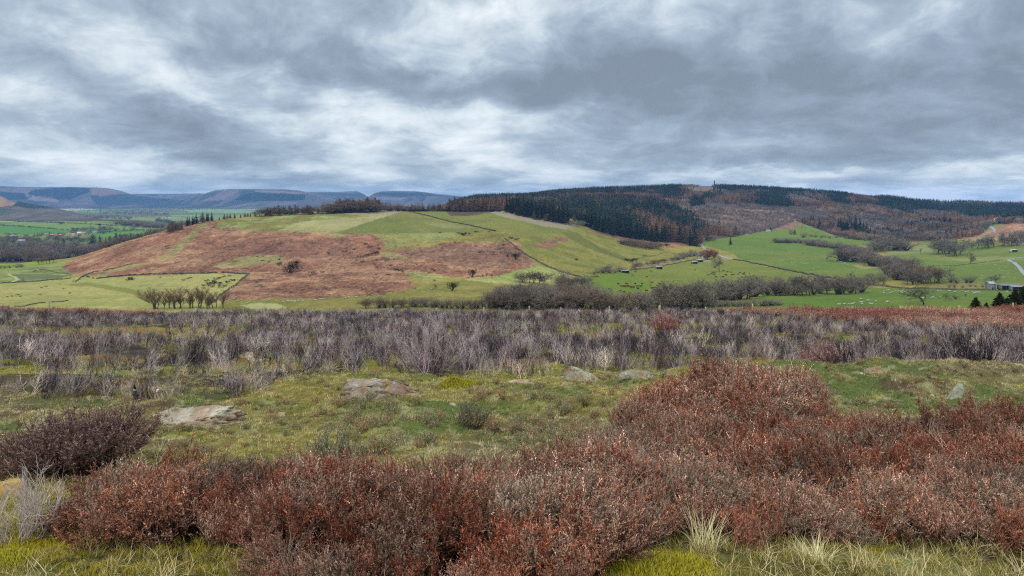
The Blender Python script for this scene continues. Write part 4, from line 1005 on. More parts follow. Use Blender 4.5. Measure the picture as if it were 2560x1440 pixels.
row('orange', [(1758, 648), (1785, 648)], 3, 28, 'reddish bare tree over the valley farmstead', 'reddish trees over the farmstead', 3, 1, .12)
row('round', [(1480, 686), (1500, 683), (1560, 680)], 8, 13, 'thorn along the lower valley wall', 'thorns along the lower valley wall', 3, 1, .25, 1.4)
row('bare', [(1512, 684), (1528, 683)], 2, 24, 'pair of bare trees at the valley shelter', 'bare pair at the valley shelter', 1, .5)
row('bare', [(1588, 674), (1594, 674)], 1, 20, 'bare tree by the middle stone shelter', None, 1, .5)
row('barebrown', [(1580, 672), (1660, 655), (1700, 650)], 12, 11, 'brown scrub bush in the gully', 'scrub in the gully', 4, 2, .25, 1.5)
row(['barebrown'], [(1550, 610), (1620, 620), (1650, 622)], 16, 15, 'leafless shrub under the conifer edge', 'shrubs under the conifer edge', 5, 3, .25, 1.5)
row('thin', [(1200, 693), (1252, 696)], 4, 12, 'small bent thorn right of the bracken foot', 'bent thorns by the bracken foot', 3, 2)
# left foreground alders
row(['thin', 'thin', 'thinb'], [(378, 772), (470, 772), (555, 770)], 19, 46, 'straggly brown alder rising over the left brow', 'alder clump over the left brow', 7, 2, .42, 1.25)
# hedge on the left field
row('round', [(-60, 674), (62, 668)], 9, 9, 'hawthorn in the short hedge on the left', 'hawthorn hedge on the left', 2, .5, .2, 1.6)
row('thin', [(90, 663), (135, 657)], 6, 20, 'slim tree at the left foot of the hill', 'slim trees at the hill foot', 2, 1)
# woodland behind the left shoulder
LW = 'grey brown tree in the woodland below the village'
for a, b, n_, h_ in (((-40, 655), (140, 655), 22, 34), ((120, 648), (300, 632), 22, 32), ((-40, 630), (120, 640), 14, 30), ((290, 628), (470, 590), 20, 24), ((60, 622), (200, 628), 12, 26), ((-20, 610), (20, 612), 4, 20)):
    row(['bare', 'barebrown', 'round', 'roundp'], [a, b], n_, h_, LW, 'woodland below the village', 6, 4, .2, 1.1, 8.4)
row(['darkpine', 'spruce'], [(232, 612), (345, 610)], 9, 25, 'dark conifer in the row below the vale fields', 'dark conifers below the vale fields', 5, 2, .2, 1.3, 8.4)
row(['round', 'bare'], [(20, 590), (120, 592), (230, 585), (330, 573)], 20, 10, 'tree around the village houses', 'village garden trees', 6, 3, .3, 1.4, 8.4)
# copse in the vale and along far hedges
row(['round', 'roundp'], [(292, 561), (350, 566), (412, 570)], 26, 15, 'tree of the oblong dark copse in the vale', 'oblong copse in the vale', 3, 1.5, .15, 1.4, 9)
# tree line along the hill crest
row('larch', [(420, 584), (455, 573)], 6, 22, 'dark larch at the low left end of the crest line', 'larches at the left end of the crest', 3, 1, .25, 1.3)
row(['larch', 'spruce'], [(465, 566), (530, 552)], 10, 23, 'wind shaped larch on the left shoulder of the crest', 'larches on the left shoulder', 3, 1, .25, 1.3)
row(['larch', 'spruce'], [(545, 551), (640, 541)], 10, 14, 'small tree on the skyline above the grassy shoulder', 'small trees on the grassy shoulder', 4, 1, .3, 1.3)
row(['larch', 'barebrown'], [(650, 540), (830, 533)], 34, 22, 'brown larch on the crest of the hill', 'brown larches on the crest', 4, 1, .25, 1.4)
row(['larch', 'larch', 'barebrown'], [(830, 532), (950, 528)], 40, 31, 'tall brown larch in the thick part of the crest line', 'thick larches on the crest', 3, 1, .2, 1.4)
row('evergreen', [(835, 533), (945, 529)], 18, 11, 'dark undergrowth bush below the crest larches', 'dark bushes below the crest larches', 3, .6, .2, 2.0)
row(['larch', 'larch', 'barebrown'], [(960, 527), (1120, 529)], 34, 16, 'thin young larch on the far right crest', 'young larches on the crest', 4, .8, .35, 1.1)
row('evergreen', [(970, 528), (1250, 529)], 34, 6, 'low dark bush behind the hilltop wall', 'low bushes behind the hilltop wall', 3, .4, .25, 2.6)
row('larch', [(1120, 529), (1255, 527)], 30, 34, 'orange brown larch at the front of the hilltop plantation', 'front larches of the hilltop plantation', 3, 1.5, .15, 1.1, 7.6)
# front of the conifer wood
row('spruce', [(1262, 531), (1330, 545), (1420, 560)], 26, 46, 'dark spruce at the upper front of the big conifer wood', 'upper front spruces of the conifer wood', 4, 2, .15, 1.15)
row('larch', [(1330, 547), (1440, 560)], 9, 22, 'rusty young larch before the big conifer wood', 'rusty larches before the conifer wood', 3, 1.5, .2, 1.2)
row('pale', [(1420, 563), (1460, 566)], 5, 13, 'yellowish bush before the big conifer wood', 'yellowish bushes before the conifer wood', 3, 1, .2, 1.3)
row('spruce', [(1450, 562), (1530, 585), (1615, 600)], 28, 44, 'dark blue green spruce on the lower front of the wood', 'lower front spruces of the conifer wood', 4, 3, .15, 1.25)
row(['larch', 'spruce', 'larch'], [(1615, 600), (1700, 606), (1752, 616)], 24, 44, 'reddish brown larch at the right corner of the wood', 'corner larches of the conifer wood', 4, 3, .15, 1.2)
row('darkpine', [(1545, 592), (1612, 597)], 8, 22, 'bushy sea green pine low on the wood front', 'sea green pines low on the wood front', 3, 2, .15, 1.3)
row('spruce', [(2092, 582), (2165, 586)], 16, 36, 'dark spruce of the square plantation block on the right', 'square spruce block', 4, 3, .15, 1.3, 8)
row('spruce', [(2180, 599), (2198, 600)], 3, 20, 'small dark spruce below the square block', 'small spruces below the square block', 3, 1, .2, 1.2, 7.5)
row('spruce', [(2225, 590), (2250, 588)], 4, 18, 'spruce in the mixed wood by the sandy bank', 'spruces by the sandy bank', 3, 1, .2, 1.3, 7.5)
row('darkpine', [(2270, 570), (2330, 560), (2425, 566)], 20, 18, 'pine of the straight belt under the right skyline', 'straight pine belt', 4, 2, .2, 1.3, 8)

# gorse -----------------------------------------------------------------
GS = [(823, 635, 6), (862, 630, 6), (866, 623, 5), (885, 626, 5), (911, 612, 7), (926, 620, 7), (949, 624, 6), (937, 635, 9), (929, 638, 6), (921, 639, 6), (914, 640, 6), (945, 634, 5), (899, 643, 5),
      (907, 657, 5), (937, 662, 5), (942, 669, 5), (977, 666, 5), (990, 676, 7), (998, 677, 7), (1007, 680, 5), (971, 687, 5), (939, 687, 4), (782, 685, 9), (807, 681, 5), (1042, 662, 4), (1085, 677, 6),
      (1087, 703, 5), (1035, 723, 5), (697, 650, 5), (694, 661, 5), (672, 656, 4), (655, 652, 4), (643, 642, 3), (657, 641, 3)]
for x, y, h_ in GS:
    tree('gorse', ground(x, y), h_ * .9 / F * ground(x, y).y, 'dark gorse bush dotted over the bracken slope', 'gorse bushes on the bracken slope', random.uniform(1.0, 1.5))
for x, y, h_ in [(325, 699, 7), (332, 700, 6), (318, 701, 4), (400, 694, 3), (478, 696, 4), (470, 698, 4), (458, 702, 4)]:
    tree('gorse', ground(x, y), h_ / F * ground(x, y).y, 'dark gorse bush just under the left field wall', 'gorse under the left field wall', 1.4)
for x, y, h_ in [(516, 704, 6), (533, 705, 6), (541, 699, 6), (549, 697, 5), (559, 693, 5), (573, 690, 4), (520, 713, 9), (535, 711, 10), (547, 712, 8), (557, 720, 9), (570, 708, 7), (581, 703, 6), (529, 718, 7), (508, 716, 6), (586, 703, 5), (509, 722, 4)]:
    tree('gorse', ground(x, y), h_ / F * ground(x, y).y, 'dark gorse bush in the thick cluster at the left field corner', 'gorse cluster at the left field corner', 1.3)
one('gorse', 1160, 588, 9, 'large dark gorse patch under the hilltop green field', 1.9)
for x, y, h_ in [(1190, 580, 4), (1222, 580, 4), (1236, 578, 4), (1145, 583, 3), (1100, 582, 3), (1280, 596, 5), (1292, 600, 5)]:
    tree('gorse', ground(x, y), h_ / F * ground(x, y).y, 'low gorse along the lower edge of the hilltop fields', 'gorse below the hilltop fields', 1.7)
for x, y, h_ in [(1568, 652, 6), (1578, 654, 7), (1590, 652, 7), (1575, 656, 6), (1612, 641, 4), (1652, 616, 8), (1667, 616, 8), (1443, 651, 5)]:
    tree('gorse', ground(x, y), h_ / F * ground(x, y).y, 'dark bush on the grassy slope above the gully', 'bushes above the gully', 1.4)
for x, y, h_ in [(45, 738, 4), (18, 743, 3), (50, 742, 3), (30, 741, 3), (104, 720, 3), (115, 717, 3), (150, 712, 2), (183, 704, 3), (158, 722, 3), (100, 737, 3), (175, 733, 3)]:
    tree('gorse', ground(x, y), h_ / F * ground(x, y).y, 'tiny dark tussock in the pale left field', 'tussocks in the pale left field', 1.6)

# ================================================================ FORESTS (the masses behind)
def lowtree(name, kind, seed):
    r0 = np.random.default_rng(seed)
    mb = MB()
    if kind in ('spruce', 'larch'):
        c = S(42, 60, 50) if kind == 'spruce' else S(128, 98, 76)
        rad = .17 if kind == 'spruce' else .19; n = 70 if kind == 'spruce' else 90
        f = np.sqrt(r0.uniform(0, 1, n)); f = 1 - f; a = r0.uniform(0, 6.283, n)
        R_ = rad * (1 - f) ** .85 + .01
        B = np.stack([np.zeros(n), np.zeros(n), .12 + .88 * f], -1); L_ = R_ * r0.uniform(.75, 1.2, n)
        D_ = np.stack([np.cos(a) * L_, np.sin(a) * L_, -L_ * (.5 if kind == 'spruce' else .1)], -1)
        mb.blades(B, D_, np.full(n, .075 if kind == 'spruce' else .028), c * r0.uniform(.6, 1.5, (n, 1)))
        mb.tubes(np.array([[[0, 0, -.05], [0, 0, .98]]]), np.array([[.014, .003]]), S(90, 70, 60), 3)
    else:
        c = S(*{'brown': (120, 98, 82), 'grey': (112, 104, 98), 'scrub': (122, 106, 98)}[kind]); n = 130
        v = r0.normal(0, 1, (n, 3)); v /= np.linalg.norm(v, axis=1, keepdims=True)
        B = v * np.array([.34, .34, .36]) * r0.uniform(.3, 1, (n, 1)) ** .5 + np.array([0, 0, .56])
        D_ = v * .12 + np.array([0, 0, .07]) + r0.normal(0, .05, (n, 3))
        mb.blades(B, D_, np.full(n, .028), c * r0.uniform(.65, 1.4, (n, 1)))
        mb.tubes(np.concatenate([np.array([[[0, 0, -.05], [0, 0, .7]]]), np.stack([np.tile([0, 0, .25], (6, 1)), r0.normal(0, .22, (6, 3)) * [1, 1, .3] + [0, 0, .75]], 1)]), np.array([[.016, .006]] * 7), S(96, 80, 72), 3)
    return proto(name, mb.mesh(name, M_PLANT))
LT = [lowtree('lt%d' % i, k, 200 + i) for i, k in enumerate(['spruce', 'spruce', 'larch', 'larch', 'brown', 'brown', 'grey', 'scrub'])]
PSP = [([(1262,533),(1330,545),(1430,560),(1470,560),(1530,583),(1610,598),(1640,600),(1760,575),(1720,540),(1650,515),(1560,497),(1400,487),(1270,500)], 'conif'),
       ([(1610,600),(1700,606),(1752,616),(1770,590),(1740,562),(1690,560),(1640,575)], 'larchy')]
n = 150000
Dq = np.sqrt(rng.uniform(1380 ** 2, 3150 ** 2, n)); px = rng.uniform(1050, 2750, n)
ci = np.clip(np.searchsorted(PX, px), 1, len(PX) - 1)
# ground height by lookup in the sheet
zi = np.empty(n); ti = np.empty(n)
o_ = np.argsort(ci)
for c in np.unique(ci):
    k = ci == c
    zi[k] = np.interp(Dq[k], GD[c], GZ[c]); ti[k] = np.interp(Dq[k], GD[c], tt)
py = HOR - F * zi / Dq; x = (px - 1280) / F * Dq
wxn = (fbm(x / 70, Dq / 110, 301) - .5) * 60 + rng.normal(0, 6, n); wyn = (fbm(x / 70, Dq / 110, 303) - .5) * 22 + rng.normal(0, 2.2, n)
qx = px + wxn; qy = py + wyn
P_ = lambda pl: inpoly(qx, qy, pl)
hw = inpoly(px, py, [(1255,533),(1275,500),(1262,533),(1255,534)]) | inpoly(px, py, hillw) & (ti > 8.2)
hw |= (px < 1275) & (px > 1050 + 70 * fbm(Dq / 40, x * 0, 399)) & (ti > 8.05) & (ti < 12.2)
hw |= (px > 2475) & (py < 560) & (ti > 9.3)
hw &= ti < 12.6
kind = np.full(n, 'brown', dtype=object)
sp = fbm(x / 110, Dq / 160, 305); s2 = fbm(x / 40, Dq / 50, 307)
kind[sp > .60] = 'grey'; kind[(sp < .44)] = 'larch'
scrub = P_([(1650,512),(1700,505),(1800,505),(1980,512),(2080,530),(2080,560),(2010,560),(1990,575),(1930,580),(1840,590),(1790,575),(1740,545)])
kind[scrub] = 'scrub'
kind[P_([(1262,533),(1330,545),(1430,560),(1470,560),(1530,583),(1610,598),(1700,585),(1752,575),(1720,540),(1650,510),(1560,492),(1400,480),(1300,478),(1262,490)])] = 'spruce'
kind[P_([(1540,530),(1620,540),(1700,570),(1752,600),(1752,616),(1700,606),(1615,600),(1600,560)]) & (s2 > .42)] = 'larch'
kind[P_([(1255,545),(1400,545),(1400,505),(1255,505)]) & (s2 > .58)] = 'larch'
kind[P_([(1380,490),(1480,482),(1600,484),(1720,492),(1700,505),(1560,498),(1400,500)])] = 'larch'
kind[P_([(1400,470),(1700,462),(1720,480),(1560,484),(1400,484)])] = 'spruce'
mixr = rng.uniform(0, 1, n); kind[(kind == 'spruce') & (s2 > .56) & (mixr < .55)] = 'larch'; kind[(kind == 'brown') & (s2 > .62) & (mixr < .5)] = 'spruce'
bare_top = P_([(1700,468),(1765,458),(1800,472),(1760,480),(1720,480)])
for pl in ([(1790,455),(2160,478),(2120,488),(1960,480),(1780,478)], [(1650,478),(1700,478),(1700,498),(1640,500)], [(1755,480),(1800,482),(1795,500),(1750,505)], [(1900,472),(1975,476),(1970,515),(1900,512)], [(2060,478),(2120,485),(2125,512),(2080,515)],
           [(2190,490),(2260,498),(2350,515),(2352,532),(2270,535),(2200,520)], [(2350,515),(2700,520),(2700,552),(2500,552),(2440,548),(2352,534)], [(1735,500),(1760,500),(1755,520),(1735,520)]):
    kind[P_(pl)] = 'spruce'
kind[P_([(2070,515),(2220,520),(2240,545),(2080,545)])] = 'brown'
kind[P_([(2330,545),(2400,540),(2400,550),(2340,555)])] = 'larch'
isP = px < 1275
kind[isP] = 'larch'; kind[isP & (ti > 10.2)] = 'spruce'
thin_ = np.where(scrub, .55, np.where(kind == 'spruce', .62, np.where(kind == 'larch', .65, .8))) * (1380 * 1.2 / Dq) ** .0
hole = (fbm(x / 110, Dq / 45, 311) > .60) & (kind != 'spruce') & ~isP
keep = hw & ~bare_top & (rng.uniform(0, 1, n) < thin_) & ~hole
x, Dk, z, kd, sp = x[keep], Dq[keep], zi[keep], kind[keep], sp[keep]
u = rng.integers(0, 2, len(x))
vid = np.select([kd == 'spruce', kd == 'larch', kd == 'brown', kd == 'grey'], [u, 2 + u, 4 + u, 6], 7)
hh_ = np.select([kd == 'spruce', kd == 'larch', kd == 'scrub'], [21., 20., 6.], 12.) * rng.uniform(.55, 1.25, len(x)) * (.55 + .45 * sstep(HOR - F * (z / Dk), 488, 505)) * (.8 + .4 * fbm(x / 50, Dk / 50, 317)) * np.where((x / Dk * F + 1280 < 1275), .40 + .60 * sstep(x / Dk * F + 1280, 1060, 1190), 1)
sc_ = np.stack([hh_ * 1.25, hh_ * 1.25, hh_], -1)
tint = ((.85 + 1.5 * (fbm(x / 55, Dk / 110, 313) - .35)) * np.exp(rng.normal(0, .30, len(x))) * np.where(kd == 'spruce', 1.0, 1.25))[:, None] * (1 + rng.normal(0, .05, (len(x), 3)))
print('forest instances', len(x))
scatter('forest', np.stack([x, Dk, z], -1), np.stack([x * 0, x * 0, rng.uniform(0, 6.28, len(x))], -1), sc_, tint, LT, vid,
        'dark spruce and brown leafless woodland covering the long hill on the right')
# bare woods of the vale: far hedges and copses as one mass
pts = []
def strip(poly, cnt, h0, h1, kinds, w):
    seg = np.array(poly, float); L = np.r_[0, np.cumsum(np.linalg.norm(np.diff(seg, axis=0), axis=1))]
    for i in range(cnt):
        s = rng.uniform(0, L[-1]); p = ground(np.interp(s, L, seg[:, 0]), np.interp(s, L, seg[:, 1]) + rng.normal(0, w), 9)
        pts.append((p.x, p.y, p.z, rng.uniform(h0, h1), rng.choice(kinds)))
for pl in ([(0, 564), (55, 567), (110, 571), (172, 576)], [(0, 549), (50, 555), (160, 558), (240, 562), (300, 566), (375, 571)], [(55, 555), (160, 557)], [(330, 577), (420, 576)], [(245, 583), (330, 577)], [(0, 540), (60, 552)],
           [(170, 546), (300, 553)], [(380, 541), (520, 545)], [(420, 533), (560, 530)], [(170, 541), (420, 545)], [(60, 536), (300, 540)]):
    L_ = sum(math.dist(pl[i], pl[i + 1]) for i in range(len(pl) - 1)); strip(pl, int(L_ * 1.1), 3, 6, [6, 7], .3)
for pl, cnt in (([(210, 545), (330, 548)], 60), ([(390, 552), (440, 562)], 80), ([(250, 533), (420, 536)], 140), ([(160, 530), (260, 528), (380, 526)], 160), ([(240, 524), (420, 521), (520, 522)], 160), ([(180, 578), (280, 575)], 60), ([(0, 600), (30, 600), (100, 606)], 50), ([(120, 600), (230, 606)], 60), ([(440, 524), (660, 521)], 120), ([(0, 534), (170, 537)], 150), ([(300, 596), (420, 592)], 70)):
    strip(pl, cnt, 8, 14, [4, 5, 6, 7], 2)
q = np.array(pts)
scatter('woodland', q[:, :3], np.stack([q[:, 0] * 0, q[:, 0] * 0, q[:, 0]], -1), np.stack([q[:, 3] * 1.5, q[:, 3] * 1.5, q[:, 3]], -1), (.7 + .5 * rng.uniform(0, 1, len(q)))[:, None] * np.ones((len(q), 3)), LT, q[:, 4].astype(int),
        'bare woods and hedge lines fading across the far vale on the left')
# ================================================================ DRY STONE WALLS, ROADS
def densify(pts, step, tmin=0):
    out = []
    for (a, b) in zip(pts[:-1], pts[1:]):
        p = ground(*a, tmin); q = ground(*b, tmin); n = max(1, int((q - p).length / step))
        px_ = np.linspace(a[0], b[0], n + 1); Dv = np.linspace(p.y, q.y, n + 1)
        xs = np.linspace(p.x, q.x, n + 1)
        for i in range(n + (1 if b is pts[-1] else 0)): out.append((xs[i], Dv[i]))
    return out
def wall(pts, label, h=1.35, w=.7, tmin=0, col=(104, 98, 88), gap=0):
    mb = MB(); P = densify(pts, 2.2, tmin); g = 0
    for i in range(len(P) - 1):
        (x0, y0), (x1, y1) = P[i], P[i + 1]; g -= 1
        if gap and random.random() < gap: g = random.randint(1, 3)
        if g > 0: continue
        L = math.hypot(x1 - x0, y1 - y0)
        if L < .01: continue
        nx, ny = -(y1 - y0) / L * w / 2, (x1 - x0) / L * w / 2
        z0, z1 = hgt(x0, y0), hgt(x1, y1); h0 = h * random.uniform(.75, 1.15); c = S(*col) * random.uniform(.65, 1.3)
        zz = [(z0 - .5, z0 + h0), (z1 - .5, z1 + h0 * random.uniform(.9, 1.1))]
        V = []
        for (x, y), (zb, zt) in (((x0, y0), zz[0]), ((x1, y1), zz[1])):
            V += [(x + nx, y + ny, zb), (x - nx, y - ny, zb), (x - nx * .6, y - ny * .6, zt), (x + nx * .6, y + ny * .6, zt)]
        mb.add(V, [[0, 1, 2, 3], [4, 7, 6, 5], [1, 5, 6, 2], [0, 3, 7, 4], [3, 2, 6, 7]], c)
    o = link('stone_wall', mb.mesh('stone_wall', M_STONE)); return tag(o, label, 'wall')
DKW = (84, 80, 72)
wall([(1012, 528), (1100, 549), (1180, 565), (1238, 578)], 'dark stone wall running down between the two bright hilltop fields', 1.7, .9, col=DKW)
wall([(1262, 596), (1272, 606), (1310, 634), (1350, 657), (1400, 679), (1450, 692)], 'stone wall down the right flank from bracken to valley floor', 1.5, .8, col=DKW)
wall([(1020, 527.5), (1130, 528.5), (1200, 527), (1255, 525.5)], 'stone wall along the very top edge of the hill', 1.5, .8, col=(120, 112, 98))
wall([(205, 693), (240, 697), (300, 691), (360, 687), (430, 685), (500, 684), (560, 682), (622, 685)], 'stone wall between the pale left field and the bracken', 1.3, .7, col=DKW, gap=.05)
wall([(624, 685), (605, 698), (590, 712), (565, 728), (545, 746), (530, 758)], 'tumbled stone wall down the right side of the pale left field', 1.3, .7, col=(112, 108, 94), gap=.06)
wall([(0, 709), (50, 706), (90, 704), (130, 700), (178, 696)], 'low wall below the sandy track at far left', 1.0, .7, col=DKW, gap=.05)
wall([(188, 706), (205, 692), (230, 682), (270, 674), (330, 660)], 'old wall climbing the left end of the bracken', 1.0, .6, col=(112, 104, 84), gap=.06)
wall([(82, 679), (110, 674), (140, 682), (178, 686)], 'short crooked wall above the track bend at left', 1.0, .6, col=(108, 100, 76), gap=.1)
wall([(1832, 649), (1875, 657), (1920, 666), (1990, 681), (2078, 696)], 'long roadside wall between the cattle and sheep fields', 1.7, .9, col=(74, 70, 64))
wall([(2180, 715), (2230, 719), (2290, 722), (2400, 725), (2480, 726)], 'wall along the back of the bright near field', 1.2, .6, col=(96, 90, 80))
wall([(1548, 679), (1580, 675), (1640, 668), (1700, 656), (1745, 648)], 'lower valley wall linking the stone shelters', 1.2, .7, col=(96, 90, 80))
wall([(1560, 652), (1660, 632), (1742, 640)], 'field wall on the slope left of the farmstead', .9, .5, col=(104, 104, 80), gap=.08)
wall([(1400, 574), (1440, 592), (1500, 622), (1570, 652)], 'faint old wall slanting down the green flank', .6, .6, col=(130, 136, 84), gap=.1)
wall([(2270, 669), (2330, 667), (2420, 661), (2500, 651)], 'low bank wall between the two upper sheep fields', .8, .6, col=(104, 100, 72), gap=.08)
wall([(1990, 552), (2030, 560), (2072, 580)], 'wall over the top of the green knoll', 1.2, .7, col=(84, 80, 64))
wall([(0, 772), (60, 766), (120, 757), (170, 752)], 'broken line of stones in the near left field', .7, .8, col=(112, 94, 72), gap=.2)

def ribbon(name, pts, w, col, tmin=0, lift=.12):
    P = densify(pts, 5, tmin); mb = MB(); V = []
    P = np.array(P); T = np.gradient(P, axis=0); T /= np.linalg.norm(T, axis=1, keepdims=True) + 1e-9
    offs = np.linspace(-w / 2, w / 2, 5)
    for (x, y), (tx, ty) in zip(P, T):
        for o in offs:
            xx, yy = x - ty * o, y + tx * o; V.append((xx, yy, hgt(xx, yy) + lift))
    n = len(P); idx = np.arange(n * 5).reshape(n, 5)
    Fq = np.stack([idx[:-1, :-1], idx[1:, :-1], idx[1:, 1:], idx[:-1, 1:]], -1).reshape(-1, 4)
    mb.add(V, Fq, S(*col)); o = link(name, mb.mesh(name, M_STONE, True)); return tag(o, kind='structure')
ribbon('lane', [(2700, 740), (2580, 700), (2558, 682), (2548, 668), (2536, 657), (2520, 649), (2545, 645), (2600, 643)], 4.5, (168, 166, 166), lift=.25)
ribbon('lane', [(2310, 601), (2350, 598), (2392, 597.5), (2393, 592), (2410, 588), (2450, 585)], 5, (176, 176, 178), lift=.3)
ribbon('lane', [(2450, 585), (2475, 582), (2487, 579), (2484, 573), (2475, 566)], 5, (176, 176, 178), lift=.3)
ribbon('lane', [(1753, 611), (1757, 618), (1775, 630), (1800, 640), (1815, 645), (1832, 648)], 6, (176, 172, 162), lift=.3)
ribbon('path', [(-40, 707), (30, 706), (44, 701), (40, 695), (26, 690), (22, 685), (60, 684)], 3, (180, 172, 120), lift=.2)
ribbon('path', [(1752, 655), (1770, 652), (1800, 654)], 4, (170, 160, 130), lift=.2)

# ================================================================ BUILDINGS
def house(p, L, W, H, roofh, yaw, wallc, roofc, label, name='house', cat='house', nwin=3, chim=1, door=True, storeys=1):
    root = bpy.data.objects.new(name, None); COL.objects.link(root); root.location = p; root.rotation_euler.z = yaw; tag(root, label, cat)
    mb = MB()
    V = [(-L/2, -W/2, -1), (L/2, -W/2, -1), (L/2, W/2, -1), (-L/2, W/2, -1), (-L/2, -W/2, H), (L/2, -W/2, H), (L/2, W/2, H), (-L/2, W/2, H), (-L/2, 0, H + roofh), (L/2, 0, H + roofh)]
    mb.add(V, [[0, 1, 5, 4], [1, 2, 6, 5], [2, 3, 7, 6], [3, 0, 4, 7]], S(*wallc)); mb.add(V, [[4, 7, 8], [5, 9, 6]], S(*wallc))
    link('wall', mb.mesh('wall', M_BUILD), root)
    mb = MB(); e = .35; t = .25; s = roofh / (W / 2)
    for sg in (-1, 1):
        y0 = sg * (W / 2 + e); z0 = H - e * s + .05
        V = [(-L/2 - e, y0, z0), (L/2 + e, y0, z0), (L/2 + e, 0, H + roofh + .05), (-L/2 - e, 0, H + roofh + .05)]
        V += [(a, b, c + t) for a, b, c in V]
        mb.add(V, [[0, 1, 2, 3], [4, 7, 6, 5], [0, 4, 5, 1], [1, 5, 6, 2], [3, 2, 6, 7], [0, 3, 7, 4]], S(*roofc))
    rf = link('roof', mb.mesh('roof', M_BUILD), root)
    for i in range(chim):
        mb = MB(); mb.box(((-1) ** i * L * .38, 0, H + roofh + .5), (.9, .9, 1.8), S(130, 112, 100)); link('chimney', mb.mesh('chimney', M_BUILD), rf)
    for st in range(storeys):
        for i in range(nwin):
            x = (i + .5) / nwin * L - L / 2
            if door and st == 0 and i == nwin // 2: continue
            mb = MB(); mb.box((x, -W/2 - .03, H * (st + .55) / storeys), (1.1, .1, 1.2), S(40, 44, 50)); link('window', mb.mesh('window', M_BUILD), root)
    if door:
        mb = MB(); mb.box((0, -W/2 - .04, 1.0), (1.2, .1, 2.0), S(60, 52, 46)); link('door', mb.mesh('door', M_BUILD), root)
    return root
def shed(p, L, W, H, yaw, wc, rc, label, bays=3, open_=True, name='barn', rise=.6):
    root = bpy.data.objects.new(name, None); COL.objects.link(root); root.location = p; root.rotation_euler.z = yaw; tag(root, label, name.replace('_', ' '))
    mb = MB(); mb.box((0, W/2 - .15, H/2 - .4), (L, .3, H + .8), S(*wc)); mb.box((-L/2 + .15, -.15, H/2 - .4), (.3, W - .3, H + .8), S(*wc)); mb.box((L/2 - .15, -.15, H/2 - .4), (.3, W - .3, H + .8), S(*wc))
    link('wall', mb.mesh('wall', M_BUILD), root)
    for i in range(bays + 1):
        mb = MB(); mb.box((-L/2 + .45 + (L - .9) * i / bays, -W/2 + .2, H/2 - .4), (.28, .28, H + .8), S(90, 80, 70)); link('post', mb.mesh('post', M_BUILD), root)
    mb = MB(); V = [(-L/2 - .3, -W/2 - .4, H + .02), (L/2 + .3, -W/2 - .4, H + .02), (L/2 + .3, W/2 + .3, H + rise), (-L/2 - .3, W/2 + .3, H + rise)]; V += [(a, b, c + .18) for a, b, c in V]
    mb.add(V, [[0, 1, 2, 3], [4, 7, 6, 5], [0, 4, 5, 1], [1, 5, 6, 2], [3, 2, 6, 7], [0, 3, 7, 4]], S(*rc)); link('roof', mb.mesh('roof', M_BUILD), root)
    return root
G_ = lambda x, y, t=0: ground(x, y, t)
shed(G_(1562, 682), 9.5, 5, 2.6, .15, (130, 122, 108), (176, 180, 184), 'left grey roofed stone shelter on the lower valley wall', 2)
shed(G_(1647, 672), 8, 5, 2.7, .1, (130, 122, 108), (176, 178, 180), 'middle stone shelter on the lower valley wall')
shed(G_(1736, 659), 8, 5, 2.8, .3, (124, 116, 104), (184, 188, 196), 'nearer of the two open sheds by the farmstead', 3)
shed(G_(1749, 655), 9, 5, 3.2, .3, (124, 116, 104), (190, 194, 204), 'farther and taller open shed by the farmstead', 3)
house(G_(1762, 647), 9, 6, 3.6, 2.2, .4, (206, 204, 198), (96, 92, 92), 'small white cottage half hidden by trees at the farmstead')
house(G_(1745, 641), 8, 6, 3.4, 2.2, -.5, (176, 172, 164), (150, 150, 154), 'grey cottage behind the farmstead trees', chim=1)
house(G_(1921, 580, 7), 11, 6, 3.2, 2.0, .1, (212, 208, 200), (176, 170, 164), 'pale cottage at the foot of the wooded hill', nwin=4)
house(G_(2476, 724), 5.2, 5, 4.8, 1.5, .1, (150, 152, 154), (172, 176, 182), 'tall narrow grey barn at the left of the right hand farm', 'barn', 'barn', 1, 0, True)
shed(G_(2519, 724), 13, 6, 3.4, 0.0, (122, 116, 110), (140, 144, 152), 'long open fronted grey shed of the right hand farm', 4)
shed(G_(2542, 727), 9, 5, 3.2, -.1, (140, 136, 132), (160, 164, 172), 'lower shed with pale roof at the right of the farm', 2)
shed(G_(2534, 630), 11, 6, 3.4, .1, (196, 194, 180), (206, 206, 200), 'pale cream field shed above the lane on the right', 2)
house(G_(2558, 611), 12, 7, 4, 2.4, 0, (222, 220, 214), (120, 112, 108), 'white farmhouse among trees below the bracken spur', nwin=4)
